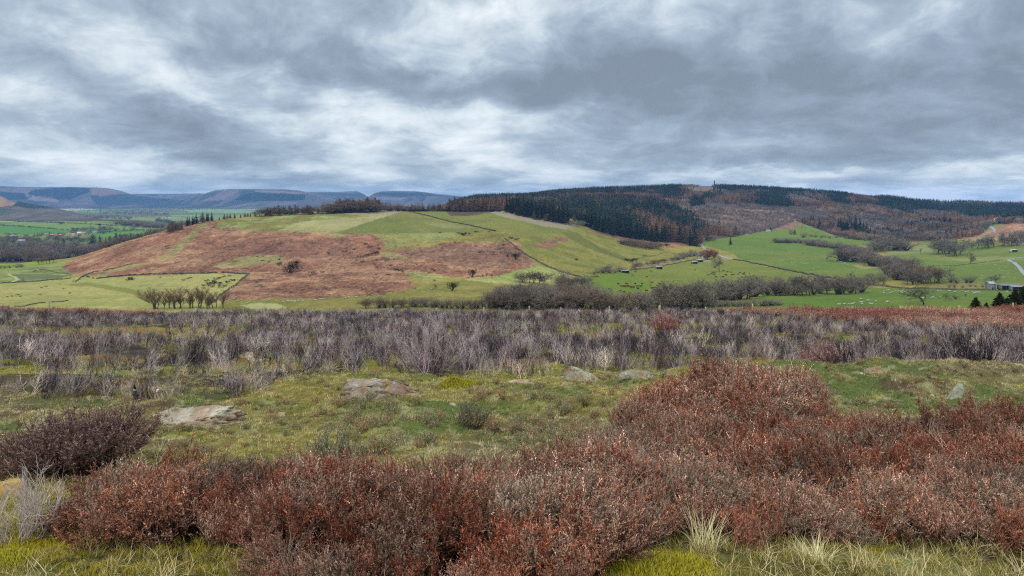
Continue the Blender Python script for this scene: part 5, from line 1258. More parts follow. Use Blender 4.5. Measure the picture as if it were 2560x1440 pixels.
for x, y, L_, W_, H_, rh, yw, wc, rc, lb in [
    (34, 598, 16, 9, 9, 3.5, .2, (158, 156, 150), (150, 152, 158), 'tall grey stone house at the left of the village'),
    (55, 607, 22, 9, 5, 4, -.2, (176, 172, 164), (176, 178, 180), 'long grey roofed house below the tall grey one'),
    (118, 590, 11, 8, 5, 4, .1, (186, 172, 156), (150, 150, 156), 'slate roofed house left of the orange roofs'),
    (130, 592, 10, 7, 5, 3.5, .5, (190, 176, 160), (206, 146, 118), 'gabled house squeezed beside the slate roofed one'),
    (149, 592, 17, 8, 4.5, 4.5, -.1, (190, 164, 144), (214, 132, 104), 'house with the brightest orange roof'),
    (171, 590, 13, 8, 4.5, 4, .1, (214, 202, 184), (206, 164, 134), 'cream house right of the bright orange roof'),
    (185, 590, 13, 8, 4.5, 4, -.1, (210, 196, 176), (200, 168, 142), 'tan roofed house in the middle of the village row'),
    (199, 588, 14, 9, 6, 4.5, .25, (232, 228, 220), (220, 206, 196), 'white gabled house near the right of the village'),
    (211, 588, 12, 8, 5, 5, -.3, (230, 226, 220), (206, 140, 120), 'white house with a red roof beside the gabled one'),
    (236, 584, 20, 8, 4, 3, .05, (176, 172, 164), (168, 168, 172), 'low grey farm range at the right end of the village')]:
    house(G_(x, y, 8.6), L_, W_, H_, rh, yw, wc, rc, lb, nwin=4, storeys=2 if H_ > 4.9 else 1)
# monument on the skyline
p = G_(1786, 469.5, 10)
root = bpy.data.objects.new('monument', None); COL.objects.link(root); root.location = p; tag(root, 'slim dark stone monument tower on the wooded skyline', 'monument')
mb = MB(); mb.box((0, 0, 1.2), (7, 7, 4.4), S(96, 88, 84)); link('base', mb.mesh('base', M_BUILD), root)
mb = MB(); mb.tubes(np.array([[[0, 0, 3.4], [0, 0, 14], [0, 0, 25]]]), np.array([[2.5, 2.2, 1.9]]), S(90, 84, 82), 8); link('shaft', mb.mesh('shaft', M_BUILD), root)
mb = MB(); mb.tubes(np.array([[[0, 0, 25.05], [0, 0, 26.2], [0, 0, 28.5]]]), np.array([[2.7, 2.5, .3]]), S(90, 84, 82), 8); link('cap', mb.mesh('cap', M_BUILD), root)
# mast on the far hill
p = Vector(((210 - 1280) / F * 10900, 10900, -(468.5 - HOR) / F * 10900))
root = bpy.data.objects.new('radio_mast', None); COL.objects.link(root); root.location = p; tag(root, 'thin radio mast on the far blue hill at left', 'mast')
mb = MB(); mb.tubes(np.array([[[0, 0, -10], [0, 0, 60]]]), np.array([[1.6, .9]]), S(120, 120, 124), 4); link('pole', mb.mesh('pole', M_BUILD), root)
mb = MB(); mb.box((0, 0, 48), (4, 4, 3), S(130, 130, 134)); link('aerial', mb.mesh('aerial', M_BUILD), root)

# ================================================================ SHEEP AND CATTLE
def quadruped(name, body, head, leg, L, Hh, belly, horn=False, woolly=True, grazing=True):
    """one continuous skin: rump to muzzle loft, four jointed legs; length L, shoulder height Hh"""
    mb = MB(); r0 = np.random.default_rng(5)
    bw = belly
    if grazing: ax = [(-.50, .74, .10), (-.47, .76, .26), (-.30, .74, .36), (0, .70, .40), (.28, .72, .37), (.44, .70, .27), (.56, .52, .17), (.64, .32, .14), (.70, .18, .12), (.76, .07, .07)]
    else: ax = [(-.50, .74, .10), (-.47, .76, .26), (-.30, .74, .36), (0, .70, .40), (.28, .74, .37), (.42, .82, .27), (.52, .98, .17), (.60, 1.08, .14), (.70, 1.02, .12), (.79, .95, .07)]
    rings = []; cols = []
    for i, (x, z, r) in enumerate(ax):
        n = 10; a = np.arange(n) * 2 * math.pi / n; hr = r * bw
        nx = .75 if i < 6 else .6
        rings.append(np.stack([np.full(n, x * L), np.cos(a) * hr * nx, z * Hh + np.sin(a) * hr * .82], -1))
        cols.append(np.tile(S(*(head if i >= 7 else body)), (n, 1)))
    V = np.concatenate(rings); n = 10; K = len(ax); idx = np.arange(n * K).reshape(K, n)
    if woolly: V[:n * 7] += r0.normal(0, .014, (n * 7, 3))
    a = idx[:-1]; b = np.roll(a, -1, 1); d = idx[1:]; c = np.roll(d, -1, 1)
    mb.add(V, np.stack([a, d, c, b], -1).reshape(-1, 4), np.concatenate(cols))
    for e in (0, K - 1):
        cc = V[idx[e]].mean(0); mb.add(np.vstack([V[idx[e]], cc]), [[i, (i + 1) % n, n] for i in range(n)], cols[e][0])
    for sx, sy in ((-.36, -1), (-.36, 1), (.30, -1), (.30, 1)):
        y = sy * bw * .2; back = sx < 0
        P = [(sx * L, y, .55 * Hh), ((sx - (.04 if back else -.01)) * L, y, .30 * Hh), ((sx + (.02 if back else 0)) * L, y, .02 * Hh), ((sx + .06) * L, y, 0)]
        mb.tubes(np.array([P]), np.array([[.10, .05, .035, .04]]) * bw * 1.6, S(*leg), 5)
    for sy in (-1, 1):
        e = ax[7]; b_ = np.array([e[0] * L, sy * .05 * bw, e[1] * Hh + .06 * bw]); mb.tubes(np.array([[b_, b_ + [(-.02), sy * .14 * bw, .03]]]), np.array([[.03, .012]]) * bw * 2, S(*head), 4)
    mb.tubes(np.array([[(-.5 * L, 0, .85 * Hh), (-.55 * L, 0, .7 * Hh), (-.55 * L, 0, (.35 if not woolly else .6) * Hh)]]), np.array([[.03, .03, .02]]) * bw * 1.3, S(*body), 4)
    return mb.mesh(name, M_ANIM, True)
M_ANIM = mat_obj('fleece_and_hide', .12, 6, .3)
WH = (206, 202, 188)
SHEEP = [quadruped('sheep_a', WH, WH, (190, 184, 170), 1.15, .72, .62), quadruped('sheep_b', WH, (226, 222, 210), (190, 184, 170), 1.15, .74, .62, grazing=False), quadruped('sheep_c', WH, (60, 54, 50), (60, 54, 50), 1.15, .72, .62)]
COW = [quadruped('cow_a', (34, 30, 30), (30, 28, 28), (30, 28, 28), 2.1, 1.35, 1.05, woolly=False), quadruped('cow_b', (34, 30, 30), (30, 28, 28), (30, 28, 28), 2.1, 1.35, 1.05, woolly=False, grazing=False)]
COWB = [quadruped('cow_c', (118, 70, 46), (110, 66, 44), (110, 66, 44), 2.1, 1.35, 1.05, woolly=False)]
def animal(meshes, nm, x, y, label, group, k=1.0, tmin=0):
    p = ground(x, y, tmin); o = bpy.data.objects.new(nm, random.choice(meshes)); COL.objects.link(o)
    o.location = p + Vector((0, 0, -.03)); o.rotation_euler.z = random.choice([0, math.pi]) + random.uniform(-.9, .9); s = k * 1.12 * random.uniform(.92, 1.12); o.scale = (s, s, s)
    tag(o, label, nm, group)
def flock(pts, label, group, k=1.0, tmin=0):
    for x, y in pts: animal(SHEEP, 'sheep', x, y, label, group, k, tmin)
Z3 = lambda L_: [(1280 + a / 4, 440 + b / 4) for a, b in L_]
Z4 = lambda L_: [(1920 + a / 4, 440 + b / 4) for a, b in L_]
Z2 = lambda L_: [(640 + a / 4, 440 + b / 4) for a, b in L_]
flock(Z4([(870, 1170), (1000, 1162), (1160, 1160), (1158, 1178), (1185, 1150), (1225, 1172), (1248, 1170), (1278, 1158), (1312, 1157), (1208, 1148), (1325, 1166), (1345, 1180), (1350, 1160), (1370, 1165), (1380, 1176), (1390, 1160), (1410, 1156), (1435, 1170), (1445, 1160)]), 'white sheep in the middle flock at the back of the bright near field', 'middle flock in the bright near field', 1.25)
flock(Z4([(930, 1242), (865, 1280), (937, 1273), (1000, 1254), (1080, 1263), (1197, 1265), (1190, 1272), (805, 1292), (710, 1295), (765, 1292), (1030, 1290), (940, 1290), (840, 1288)]), 'white sheep grazing at the front of the bright near field', 'front sheep in the bright near field', 1.25)
flock(Z4([(1405, 1235), (1490, 1225), (1515, 1220), (1625, 1228), (1650, 1225), (1718, 1222), (1545, 1226)]), 'white sheep around the foot of the big bare oak', 'sheep around the big oak', 1.25)
flock(Z4([(1698, 1153), (1725, 1150), (1815, 1158), (1870, 1165), (1945, 1162), (1975, 1165), (2000, 1160), (2048, 1165), (2065, 1178), (2080, 1170), (2090, 1175), (2105, 1168), (2115, 1172), (2295, 1145), (2390, 1165)]), 'white sheep in the bright field in front of the right hand farm', 'sheep in front of the farm', 1.25)
flock(Z4([(170, 818), (235, 833), (258, 840), (150, 852), (110, 852), (122, 868), (235, 872), (262, 872), (232, 893), (258, 897), (290, 850), (318, 876), (325, 872), (335, 868), (378, 828), (362, 882), (405, 885), (388, 878), (475, 822), (505, 912), (456, 932), (603, 903), (190, 838), (270, 862)]), 'white sheep scattered in the long green field behind the roadside wall', 'flock behind the roadside wall', 1.2)
flock(Z4([(688, 855), (700, 858), (715, 860), (728, 862), (738, 862), (750, 875), (762, 880), (775, 882), (780, 892), (798, 892), (768, 870), (668, 852)]), 'white sheep huddled near the copse between the fields', 'sheep near the copse', 1.2)
flock(Z4([(1945, 828), (2168, 835), (1785, 853), (1805, 915), (1735, 910), (1995, 915), (2100, 870), (2190, 862), (2368, 852), (2320, 868), (2230, 888), (2270, 895), (2350, 902), (2383, 920), (2315, 932), (2475, 932), (2235, 950), (2345, 955), (2160, 968), (2345, 975), (2220, 980), (2400, 980), (1968, 975), (2470, 998), (2230, 1000), (2140, 1000), (2200, 1008), (2368, 1018), (2345, 1020), (2430, 1012), (1955, 1025), (1962, 1022), (2130, 1030), (2470, 1028), (2250, 1012)]), 'white sheep spread over the upper right sheep field', 'flock in the upper right field', 1.1)
flock(Z2([(80, 1252), (132, 1248), (205, 1255), (318, 1255), (322, 1262), (350, 1262), (362, 1254), (388, 1255), (390, 1268), (425, 1252), (470, 1252), (533, 1243), (592, 1245), (632, 1238), (650, 1242), (660, 1238), (270, 1266)]), 'white sheep in the line along the foot of the bracken', 'line of sheep at the bracken foot', 1.1)
flock(Z2([(895, 1225), (925, 1222), (1004, 1215), (1125, 1212), (1162, 1198), (1117, 1230), (1150, 1248)]), 'white sheep on the grass right of the line at the bracken foot', 'sheep right of the bracken foot', 1.1)
flock(Z2([(1103, 1112), (1075, 1122), (1262, 1112), (1264, 1062), (1223, 1003), (1012, 1035), (143, 1136), (790, 748), (1960, 683), (2100, 740), (2135, 748), (2392, 860), (2470, 915), (2305, 1103), (1870, 1172), (1755, 1135), (2110, 1015), (2095, 1018), (2335, 960)]), 'white sheep wandering on the open bracken slope', 'sheep on the bracken slope', 1.1)
flock(Z3([(2325, 745), (2352, 765), (2410, 762), (2370, 795), (2220, 715), (2390, 748)]), 'white sheep near the track at the corner of the wood', 'sheep near the wood corner', 1.2)
flock([(570, 755), (574, 750), (585, 748), (592, 753), (600, 752), (617, 759), (624, 756), (605, 762), (612, 763), (636, 758), (575, 758), (583, 732)], 'white sheep below the corner of the tumbled wall on the left', 'sheep below the tumbled wall', 1.0)
one_s = [(1278 + 345 / 4, 440 + 862 / 4, 'single sheep resting by the flank wall'), (1280 + 1395 / 4, 440 + 995 / 4, 'lone white sheep beside the black calves')]
for x, y, l in one_s: animal(SHEEP, 'sheep', x, y, l, None, 1.2)
for x, y in Z3([(1962, 998), (1995, 985), (2005, 975), (2025, 975), (2022, 992), (2040, 1015), (2110, 1015), (2115, 952), (2155, 962), (2190, 968), (2135, 995), (2145, 997), (2222, 990), (2258, 988), (2282, 972), (2310, 985), (2325, 975), (2302, 1020), (2200, 995), (2320, 988)]):
    animal(COW, 'cow', x, y, 'black cow in the herd around the lone bare tree', 'black herd around the lone tree')
for x, y in Z3([(1830, 943)]): animal(COW, 'cow', x, y, 'black cow standing alone uphill of the herd', None)
for x, y in Z3([(1348, 1013), (1205, 997), (1390, 958), (1235, 962)]): animal(COW, 'cow', x, y, 'black calf by the pale feed patches', 'black calves by the feed patches')
for x, y in Z3([(1062, 1085), (1146, 1083), (1232, 1085), (1255, 1112), (1260, 1135), (1300, 1085), (1402, 1072), (1476, 1085), (1415, 1125), (1400, 1130), (1345, 1155), (1410, 1165), (1440, 1160), (1085, 1158), (1120, 1168), (975, 1142), (1290, 1112), (1470, 1165)]):
    animal(COW, 'cow', x, y, 'black cow scattered over the lower valley field', 'black cattle in the lower valley field')
for x, y in Z3([(1090, 1105), (1105, 1112), (1118, 1105), (1130, 1115), (1145, 1108), (1158, 1104), (1170, 1112), (1185, 1108), (1200, 1116), (1210, 1122), (1190, 1128), (1218, 1112), (800, 1015), (828, 1012), (845, 1010), (862, 1012)]):
    animal(COWB, 'cow', x, y, 'reddish brown cow bunched in the lower valley field', 'brown cattle in the lower valley field')

# ================================================================ FENCE ON THE BROW
WOODM = mat_obj('weathered_fence_wood', .3, 9, .5)
fr_ = bpy.data.objects.new('wire_fence', None); COL.objects.link(fr_); p0 = (0, 56.5); fr_.location = (0, 56.5, float(moor_h(0, 56.5)))
tag(fr_, 'post and wire fence running behind the burnt heather along the brow', 'fence')
fps = [(-120, 770, 49), (0, 769, 49), (123, 751, 49), (243, 769, 51), (370, 770, 53), (490, 771, 55), (610, 771, 56), (730, 770, 56), (850, 770, 56.5), (970, 770, 56.5), (1090, 770, 56.5), (1210, 768, 56.5), (1323, 765, 56.5), (1402, 769, 56.5), (1523, 766, 56.5), (1650, 763, 56.5), (1765, 768, 56.5), (1882, 759.5, 56.5), (2010, 766, 56), (2130, 766, 56), (2250, 765, 55), (2400, 764, 54), (2533, 757, 52), (2680, 757, 50)]
tops = []
for x, yt, D in fps:
    X_ = (x - 1280) / F * D; zt = -(yt - HOR) / F * D; zb = float(moor_h(X_, D)) - .1; zb = min(zb, zt - .6)
    mb = MB(); ln = random.uniform(-.04, .04)
    mb.tubes(np.array([[[0, 0, 0], [ln, 0, (zt - zb)], [ln, 0, zt - zb + .012]]]), np.array([[.065, .058, .004]]), S(188, 172, 132) * random.uniform(.8, 1.15), 8)
    o = link('post', mb.mesh('post', WOODM), fr_, (X_ - fr_.location.x, D - fr_.location.y, zb - fr_.location.z)); tops.append((X_, D, zt))
mb = MB(); mb.tubes(np.array([[[0, 0, 0], [.02, 0, .9], [.02, 0, .91]]]), np.array([[.05, .045, .004]]), S(150, 140, 120), 7)
link('post', mb.mesh('post', WOODM), fr_, ((1646 - 1280) / F * 57.6, 57.6 - 56.5, -(765 - HOR) / F * 57.6 - .9 - fr_.location.z))
T_ = np.array(tops) - np.array(fr_.location)
zl = np.array([min(t, -(767.5 - HOR) / F * d) for (_, d, t) in tops]) - fr_.location.z
for dz in (-.06, -.36, -.66):
    P = T_.copy(); P[:, 2] = zl + dz; P[:, 1] -= .07
    mb = MB(); mb.tubes(P[None], np.full((1, len(P)), .006), S(120, 120, 118), 4); link('wire', mb.mesh('wire', WOODM), fr_)

# ================================================================ ROCKS
def mat_rock():
    m, nt, b = new_mat('lichened_stone'); b.inputs['Roughness'].default_value = .88
    at = nt.nodes.new('ShaderNodeAttribute'); at.attribute_name = 'Col'
    tc = nt.nodes.new('ShaderNodeTexCoord'); oi = nt.nodes.new('ShaderNodeObjectInfo')
    f1 = noise(nt, 5, tc.outputs['Object'], 8, .7, .4); f2 = noise(nt, 22, tc.outputs['Object'], 8, .75)
    k = math_node(nt, 'ADD', math_node(nt, 'MULTIPLY', math_node(nt, 'SUBTRACT', f1, .5), 1.6), 1.0); k = math_node(nt, 'ADD', k, math_node(nt, 'MULTIPLY', math_node(nt, 'SUBTRACT', f2, .5), 1.5))
    c = mulcol(nt, at.outputs['Color'], k)
    # pale grey and dark lichen blotches
    def blot(col, socket, lo, hi):
        nonlocal c
        r = nt.nodes.new('ShaderNodeMapRange'); nt.links.new(socket, r.inputs[0]); r.inputs[1].default_value = lo; r.inputs[2].default_value = hi
        mx = nt.nodes.new('ShaderNodeMix'); mx.data_type = 'RGBA'; ii = [s for s in mx.inputs if s.type == 'RGBA']
        nt.links.new(r.outputs[0], mx.inputs[0]); nt.links.new(c, ii[0]); ii[1].default_value = (*S(*col) * 1.15, 1); c = [s for s in mx.outputs if s.type == 'RGBA'][0]
    blot((186, 186, 174), noise(nt, 16, tc.outputs['Object'], 7, .7, .6), .55, .64)
    blot((62, 58, 54), noise(nt, 20, tc.outputs['Object'], 8, .75, .8), .56, .66)
    nt.links.new(c, b.inputs['Base Color'])
    bp = nt.nodes.new('ShaderNodeBump'); bp.inputs['Strength'].default_value = .8; bp.inputs['Distance'].default_value = .03
    nt.links.new(math_node(nt, 'ADD', f1, math_node(nt, 'MULTIPLY', f2, .5)), bp.inputs['Height']); nt.links.new(bp.outputs[0], b.inputs['Normal'])
    return m
M_ROCK = mat_rock()
def rock(x, yb, w, h, label, col=(160, 150, 132), dep=None, seed=1, lean=0, flat=.0, streak=None, yaw=0, sub=4, D=None, name='rock', sink=.3):
    """x, yb: photo position of the base; w,h: seen size in photo px"""
    import bmesh
    p = moor_pt(x, yb) if D is None else Vector(((x - 1280) / F * D, D, float(moor_h((x - 1280) / F * D, D))))
    W = w / F * p.y; H = h / F * p.y * 1.0; Dp = dep or W * .6
    bm = bmesh.new(); bmesh.ops.create_icosphere(bm, subdivisions=sub, radius=1)
    V = np.array([v.co[:] for v in bm.verts]); r0 = np.random.default_rng(seed)
    # chop by random planes for facets
    for i in range(13):
        nrm = r0.normal(0, 1, 3); nrm[2] = abs(nrm[2]) * .9; nrm /= np.linalg.norm(nrm); d_ = r0.uniform(.38, .75)
        s = V @ nrm; V = V - np.where(s > d_, (s - d_) * .985, 0)[:, None] * nrm
    n3_ = (fbm(V[:, 0] * 1.7 + seed, V[:, 1] * 1.7 + V[:, 2] * 2.1, seed) - .5) * .12 - .16 * sstep(.045 - np.abs(fbm(V[:, 0] * 2 + seed, V[:, 1] * 2 + V[:, 2] * 3, seed + 2) - .5), 0, .045) + (fbm(V[:, 0] * 8 + seed, V[:, 1] * 8 + V[:, 2] * 7, seed + 3) - .5) * .10
    V = V * (1 + n3_[:, None]); V /= np.abs(V).max(0)
    zt = V[:, 2].copy(); V = V * np.array([W / 2, Dp / 2, H * .86]); V[:, 0] += lean * V[:, 2]
    V[:, 2] = np.where(V[:, 2] < 0, V[:, 2] * sink, V[:, 2])
    c, s = math.cos(yaw), math.sin(yaw)
    cc = np.tile(S(*col), (len(V), 1)) * (.8 + .4 * fbm(V[:, 0] * 9, V[:, 2] * 14 + V[:, 1] * 6, seed + 5))[:, None]
    w2 = sstep(fbm(V[:, 0] * 5, V[:, 2] * 8, seed + 9), .5, .62)[:, None] * .6; cc = cc * (1 - w2) + S(166, 128, 92) * w2
    if streak:
        for (u0, u1, sc_, sw) in streak:
            k = (V[:, 0] / (W / 2) > u0) & (V[:, 0] / (W / 2) < u1); cc[k] = cc[k] * (1 - sw) + S(*sc_) * sw
    me = mesh_np('rock', V, [np.array([[v.index for v in f.verts] for f in bm.faces])], cc, True); me.materials.append(M_ROCK); bm.free()
    o = link(name, me); o.location = p; o.rotation_euler.z = yaw
    return tag(o, label, name.replace('_', ' '))
rock(915, 992, 275, 108, 'big angular boulder with orange streak and grey lichen beside the burnt fan bush', (166, 148, 126), seed=4, dep=.75, yaw=.12, sub=6, streak=[(-1, -.35, (150, 116, 82), .5), (.36, .41, (206, 156, 70), .9), (.41, 1, (146, 108, 92), .45)], name='boulder')
rock(458, 1052, 320, 56, 'long low pale boulder sunk in the verge on the left', (190, 178, 154), seed=9, dep=.55, sub=5, name='boulder')
rock(628, 898, 110, 22, 'pale tan slab lying among the burnt stems', (196, 172, 138), seed=12, sub=4)
rock(1460, 950, 122, 46, 'whitish wedge shaped rock at the edge of the burnt heather', (196, 188, 160), seed=15, dep=.3, yaw=-.15, lean=-.5)
rock(1600, 943, 110, 24, 'flat grey slab with white lichen left of the heather mound', (150, 142, 118), seed=22, dep=.25)
rock(1310, 956, 80, 12, 'thin pale slab in the turf left of the whitish wedge', (190, 176, 146), seed=23, dep=.25)
rock(2393, 994, 50, 54, 'pale stone standing tilted in the right hand verge', (172, 172, 146), seed=26, lean=.35, dep=.14)
rock(2190, 930, 56, 22, 'mossy tan hump of stone on the right hand bank', (168, 156, 120), seed=27)
rock(2152, 935, 12, 10, 'small white stone left of the mossy hump', (214, 208, 190), seed=28, sub=3)
rock(2330, 990, 12, 9, 'white pebble below the tilted standing stone', (216, 208, 196), seed=29, sub=3)
rock(2300, 1004, 10, 8, 'tiny white pebble at the edge of the right heather', (222, 216, 204), seed=30, sub=3)
rock(1975, 934, 14, 10, 'cream stone at the left of the right hand bank', (206, 192, 160), seed=31, sub=3)
rock(2335, 842, 40, 14, 'grey rock showing above the right hand burnt stems', (178, 172, 166), seed=33, sub=3)
rock(2414, 822, 26, 10, 'pale flat rock far back in the right burnt heather', (190, 184, 172), seed=34, sub=3)
rock(2320, 888, 16, 20, 'upright grey stone among the right burnt stems', (170, 162, 160), seed=35, sub=3)
rock(690, 842, 26, 6, 'tiny white stick like stone deep in the left burnt heather', (214, 208, 204), seed=36, sub=3)
rock(878, 905, 40, 14, 'tan stone behind the big angular boulder', (178, 162, 134), seed=37, sub=3)
rock(265, 998, 30, 17, 'rounded pale stone in the grass below the burnt stump', (196, 188, 162), seed=38, sub=3)
rock(222, 998, 24, 16, 'mossy yellow stone left of the rounded pale stone', (180, 180, 130), seed=39, sub=3)
rock(366, 1078, 44, 28, 'blocky cream stone below the long low boulder', (198, 188, 158), seed=40, sub=3)
rock(330, 1070, 16, 12, 'small cream stone left of the blocky one', (200, 186, 156), seed=41, sub=3)
rock(418, 1076, 16, 8, 'small flat stone right of the blocky cream one', (200, 188, 160), seed=42, sub=3)
rock(325, 1090, 26, 12, 'flat pale stone below the small cream stone', (190, 180, 156), seed=43, sub=3)
rock(516, 1070, 20, 10, 'tan stone below the right end of the long boulder', (186, 166, 130), seed=44, sub=3)
rock(575, 1060, 26, 14, 'brown stone just right of the long low boulder', (160, 142, 112), seed=45, sub=3)
rock(478, 1126, 32, 26, 'round yellowish stone like a bun in the grass', (180, 164, 110), seed=46, sub=3, name='stone')
rock(950, 1000, 44, 18, 'grey stone at the foot of the big angular boulder', (166, 160, 142), seed=47, sub=3)
rock(985, 1003, 30, 9, 'flat tan stone right of the grey foot stone', (190, 176, 146), seed=48, sub=3)
rock(898, 1020, 18, 14, 'small tan stone below the big boulder', (196, 180, 148), seed=49, sub=3)
rock(924, 1018, 14, 10, 'white stone beside the small tan stone', (208, 200, 184), seed=50, sub=3)
rock(1130, 1013, 26, 16, 'smooth tan stone in the middle of the verge', (196, 178, 142), seed=51, sub=3)
rock(702, 1040, 26, 14, 'pale ochre stone in the left centre of the verge', (200, 186, 150), seed=52, sub=3)
rock(738, 1020, 26, 16, 'yellow mossed stone above the ochre one', (178, 168, 110), seed=53, sub=3)
rock(716, 1008, 18, 10, 'whitish stone above the yellow mossed one', (200, 194, 176), seed=54, sub=3)
rock(28, 1240, 120, 112, 'smooth ochre boulder peeking out under the left heather bush', (206, 166, 92), seed=55, dep=.25, D=4.45, name='boulder')
rock(90, 1095, 40, 16, 'half buried pale stone behind the left heather bush', (190, 182, 160), seed=56, sub=3)
rock(1895, 945, 10, 8, 'white pebble on the heather mound edge', (220, 216, 206), seed=57, sub=3)

# weathered stump and dark stake ------------------------------------------------
p = moor_pt(365, 1000)
root = bpy.data.objects.new('tree_stump', None); COL.objects.link(root); root.location = p; tag(root, 'split weathered grey brown stump at the edge of the burnt heather', 'stump')
mb = MB(); n = 46; a = rng.uniform(-.9, 1.3, n); x0 = rng.uniform(-.05, .24, n); L_ = rng.uniform(.10, .20, n)
P = np.stack([np.stack([x0, rng.uniform(-.05, .05, n), np.full(n, -.03)], -1), np.stack([x0 - .03, rng.uniform(-.05, .05, n), L_ * .6], -1), np.stack([x0 - .055 + rng.normal(0, .01, n), rng.uniform(-.04, .04, n), L_ * (1.15 - x0 * 2.2)], -1)], 1)
mb.tubes(P, np.array([[.013, .012, .004]]) * np.ones((n, 1)), (S(170, 150, 122) * 1.3)[None, None, :] * rng.uniform(.55, 1.2, (n, 1, 1)) * np.ones((n, 3, 1)), 5)
link('splintered_wood', mb.mesh('splintered_wood', WOODM), root)
mb = MB(); mb.tubes(np.array([[[.15, -.06, .10], [.16, -.06, .12], [.17, -.06, .13]]]), np.array([[.012, .014, .004]]), S(236, 230, 220), 8); link('bird_dropping', mb.mesh('bird_dropping', WOODM), root)
p = moor_pt(338, 1002)
root = bpy.data.objects.new('charred_stake', None); COL.objects.link(root); root.location = p; tag(root, 'short black charred stake with a white band left of the stump', 'stake'); root.scale = (.8, .8, .8)
mb = MB(); mb.tubes(np.array([[[0, 0, -.03], [.012, 0, .06], [0, 0, .12], [-.004, 0, .135]]]), np.array([[.014, .034, .026, .02]]), S(22, 22, 24), 8); link('stake_body', mb.mesh('stake_body', WOODM), root)
mb = MB(); mb.tubes(np.array([[[-.004, 0, .135], [0, 0, .158]]]), np.array([[.021, .021]]), S(226, 224, 220), 8); link('white_band', mb.mesh('white_band', WOODM), root)
mb = MB(); mb.tubes(np.array([[[0, 0, .158], [-.012, 0, .2], [-.018, 0, .23]]]), np.array([[.020, .012, .002]]), S(30, 28, 30), 6); link('tip', mb.mesh('tip', WOODM), root)

# ================================================================ SINGLE PLANTS IN THE FOREGROUND
M_SOLO = mat_obj('single_plant', .15, 4)
def solo(name, me, p, rz, sc, label, cat, tilt=(0, 0)):
    me.materials.clear(); me.materials.append(M_SOLO)
    o = link(name, me); o.location = p; o.rotation_euler = (tilt[0], tilt[1], rz); o.scale = sc if isinstance(sc, tuple) else (sc,) * 3
    return tag(o, label, cat)
def mp(x, D): X_ = (x - 1280) / F * D; return Vector((X_, D, float(moor_h(X_, D)) - .02))
solo('heather_bush', heather_mesh('bushl', n=460, L0=.34, L1=.56, shoots=14, leaves=12, tip=(128, 106, 98), mid=(98, 70, 62), pale=.08, tilt=1.35, r0=.10, lw=.0032, ll=.011), mp(190, 5.0), .4, (1.35, .85, .86), 'wide mauve brown heather bush overhanging the ochre boulder on the left', 'bush', (0, -.06))
solo('dead_heather_bush', burnt_mesh('deadl', n=34, L0=.30, L1=.62, dark=.05, base_pale=.9, tilt=1.25, r=.006, fork=5, tw=3, c_p=(178, 162, 152), c_d=(120, 100, 92), r0=.10), mp(40, 3.55), 0, .56, 'bleached leafless heather bush in the lower left corner', 'bush')
solo('burnt_heather_bush', burnt_mesh('fan', n=120, L0=.45, L1=.82, dark=.25, base_pale=.6, tilt=1.45, r=.007, fork=6, tw=4, c_p=(168, 152, 148), c_d=(84, 70, 70), r0=.10), mp(1075, 10.35), .9, (1.0, .8, .92), 'big fan shaped burnt heather bush right of the angular boulder', 'bush')
solo('burnt_heather_bush', burnt_mesh('fan2', n=70, L0=.5, L1=.85, dark=.85, base_pale=.2, tilt=1.35, r=.010, fork=4, tw=3, c_d=(52, 44, 46), r0=.08), mp(2432, 10.9), 2, .92, 'black gnarled burnt bush with thick stems right of centre bank', 'bush')
solo('burnt_heather_bush', burnt_mesh('fan3', n=30, L0=.4, L1=.75, dark=.9, base_pale=.1, tilt=1.1, r=.012, fork=4, tw=3, c_d=(48, 42, 44), r0=.06), mp(2120, 10.9), 1, .9, 'black forked burnt stems leaning over the right bank', 'bush')
solo('heather_bush', heather_mesh('redb', n=120, L0=.4, L1=.75, shoots=7, leaves=5, tip=(160, 108, 98), mid=(128, 80, 72), pale=.02, tilt=1.0, r0=.15, lw=.007, ll=.03), mp(1665, 21), 0, 1.25, 'salmon red live heather bush alone in the burnt heather', 'bush')
solo('heather_bush', heather_mesh('redc', n=160, L0=.35, L1=.6, shoots=7, leaves=5, tip=(164, 122, 112), mid=(126, 86, 78), pale=.02, tilt=1.2, r0=.10, lw=.005, ll=.02), mp(2056, 12.6), 0, 1.25, 'pinkish brown live bush on dark stalks behind the right bank', 'bush')
solo('heather_bush', heather_mesh('moundtop', n=240, L0=.35, L1=.6, shoots=8, leaves=9, tip=(150, 112, 96), mid=(112, 66, 52), pale=.10, tilt=1.3, r0=.12, lw=.004, ll=.014), mp(1845, 7.25), 0, (1.05, .8, .95), 'domed heather bush crowning the reddish mound', 'bush')
solo('heather_bush', heather_mesh('olive', n=90, L0=.2, L1=.36, shoots=8, leaves=10, tip=(128, 128, 104), mid=(92, 88, 66), pale=.05, tilt=1.2, r0=.08, lw=.0035, ll=.012), mp(830, 4.9), 0, .8, 'olive green heather bush at the upper edge of the front heather', 'bush')
solo('heather_bush', heather_mesh('olive2', n=110, L0=.2, L1=.4, shoots=8, leaves=10, tip=(120, 118, 96), mid=(88, 82, 62), pale=.05, tilt=1.2, r0=.10, lw=.0035, ll=.012), mp(1180, 6.6), 0, .62, 'grey green heather clump in the middle of the verge', 'bush')
solo('grass_tuft', grass_mesh('straw', n=110, h0=.16, h1=.36, w=.0045, c0=(170, 158, 112), c1=(212, 198, 156), r0=.06, lean=.9, K=6, pale=.7), mp(1765, 3.38), 0, .72, 'upright tuft of straw coloured grass at the bottom right of centre', 'grass tuft')
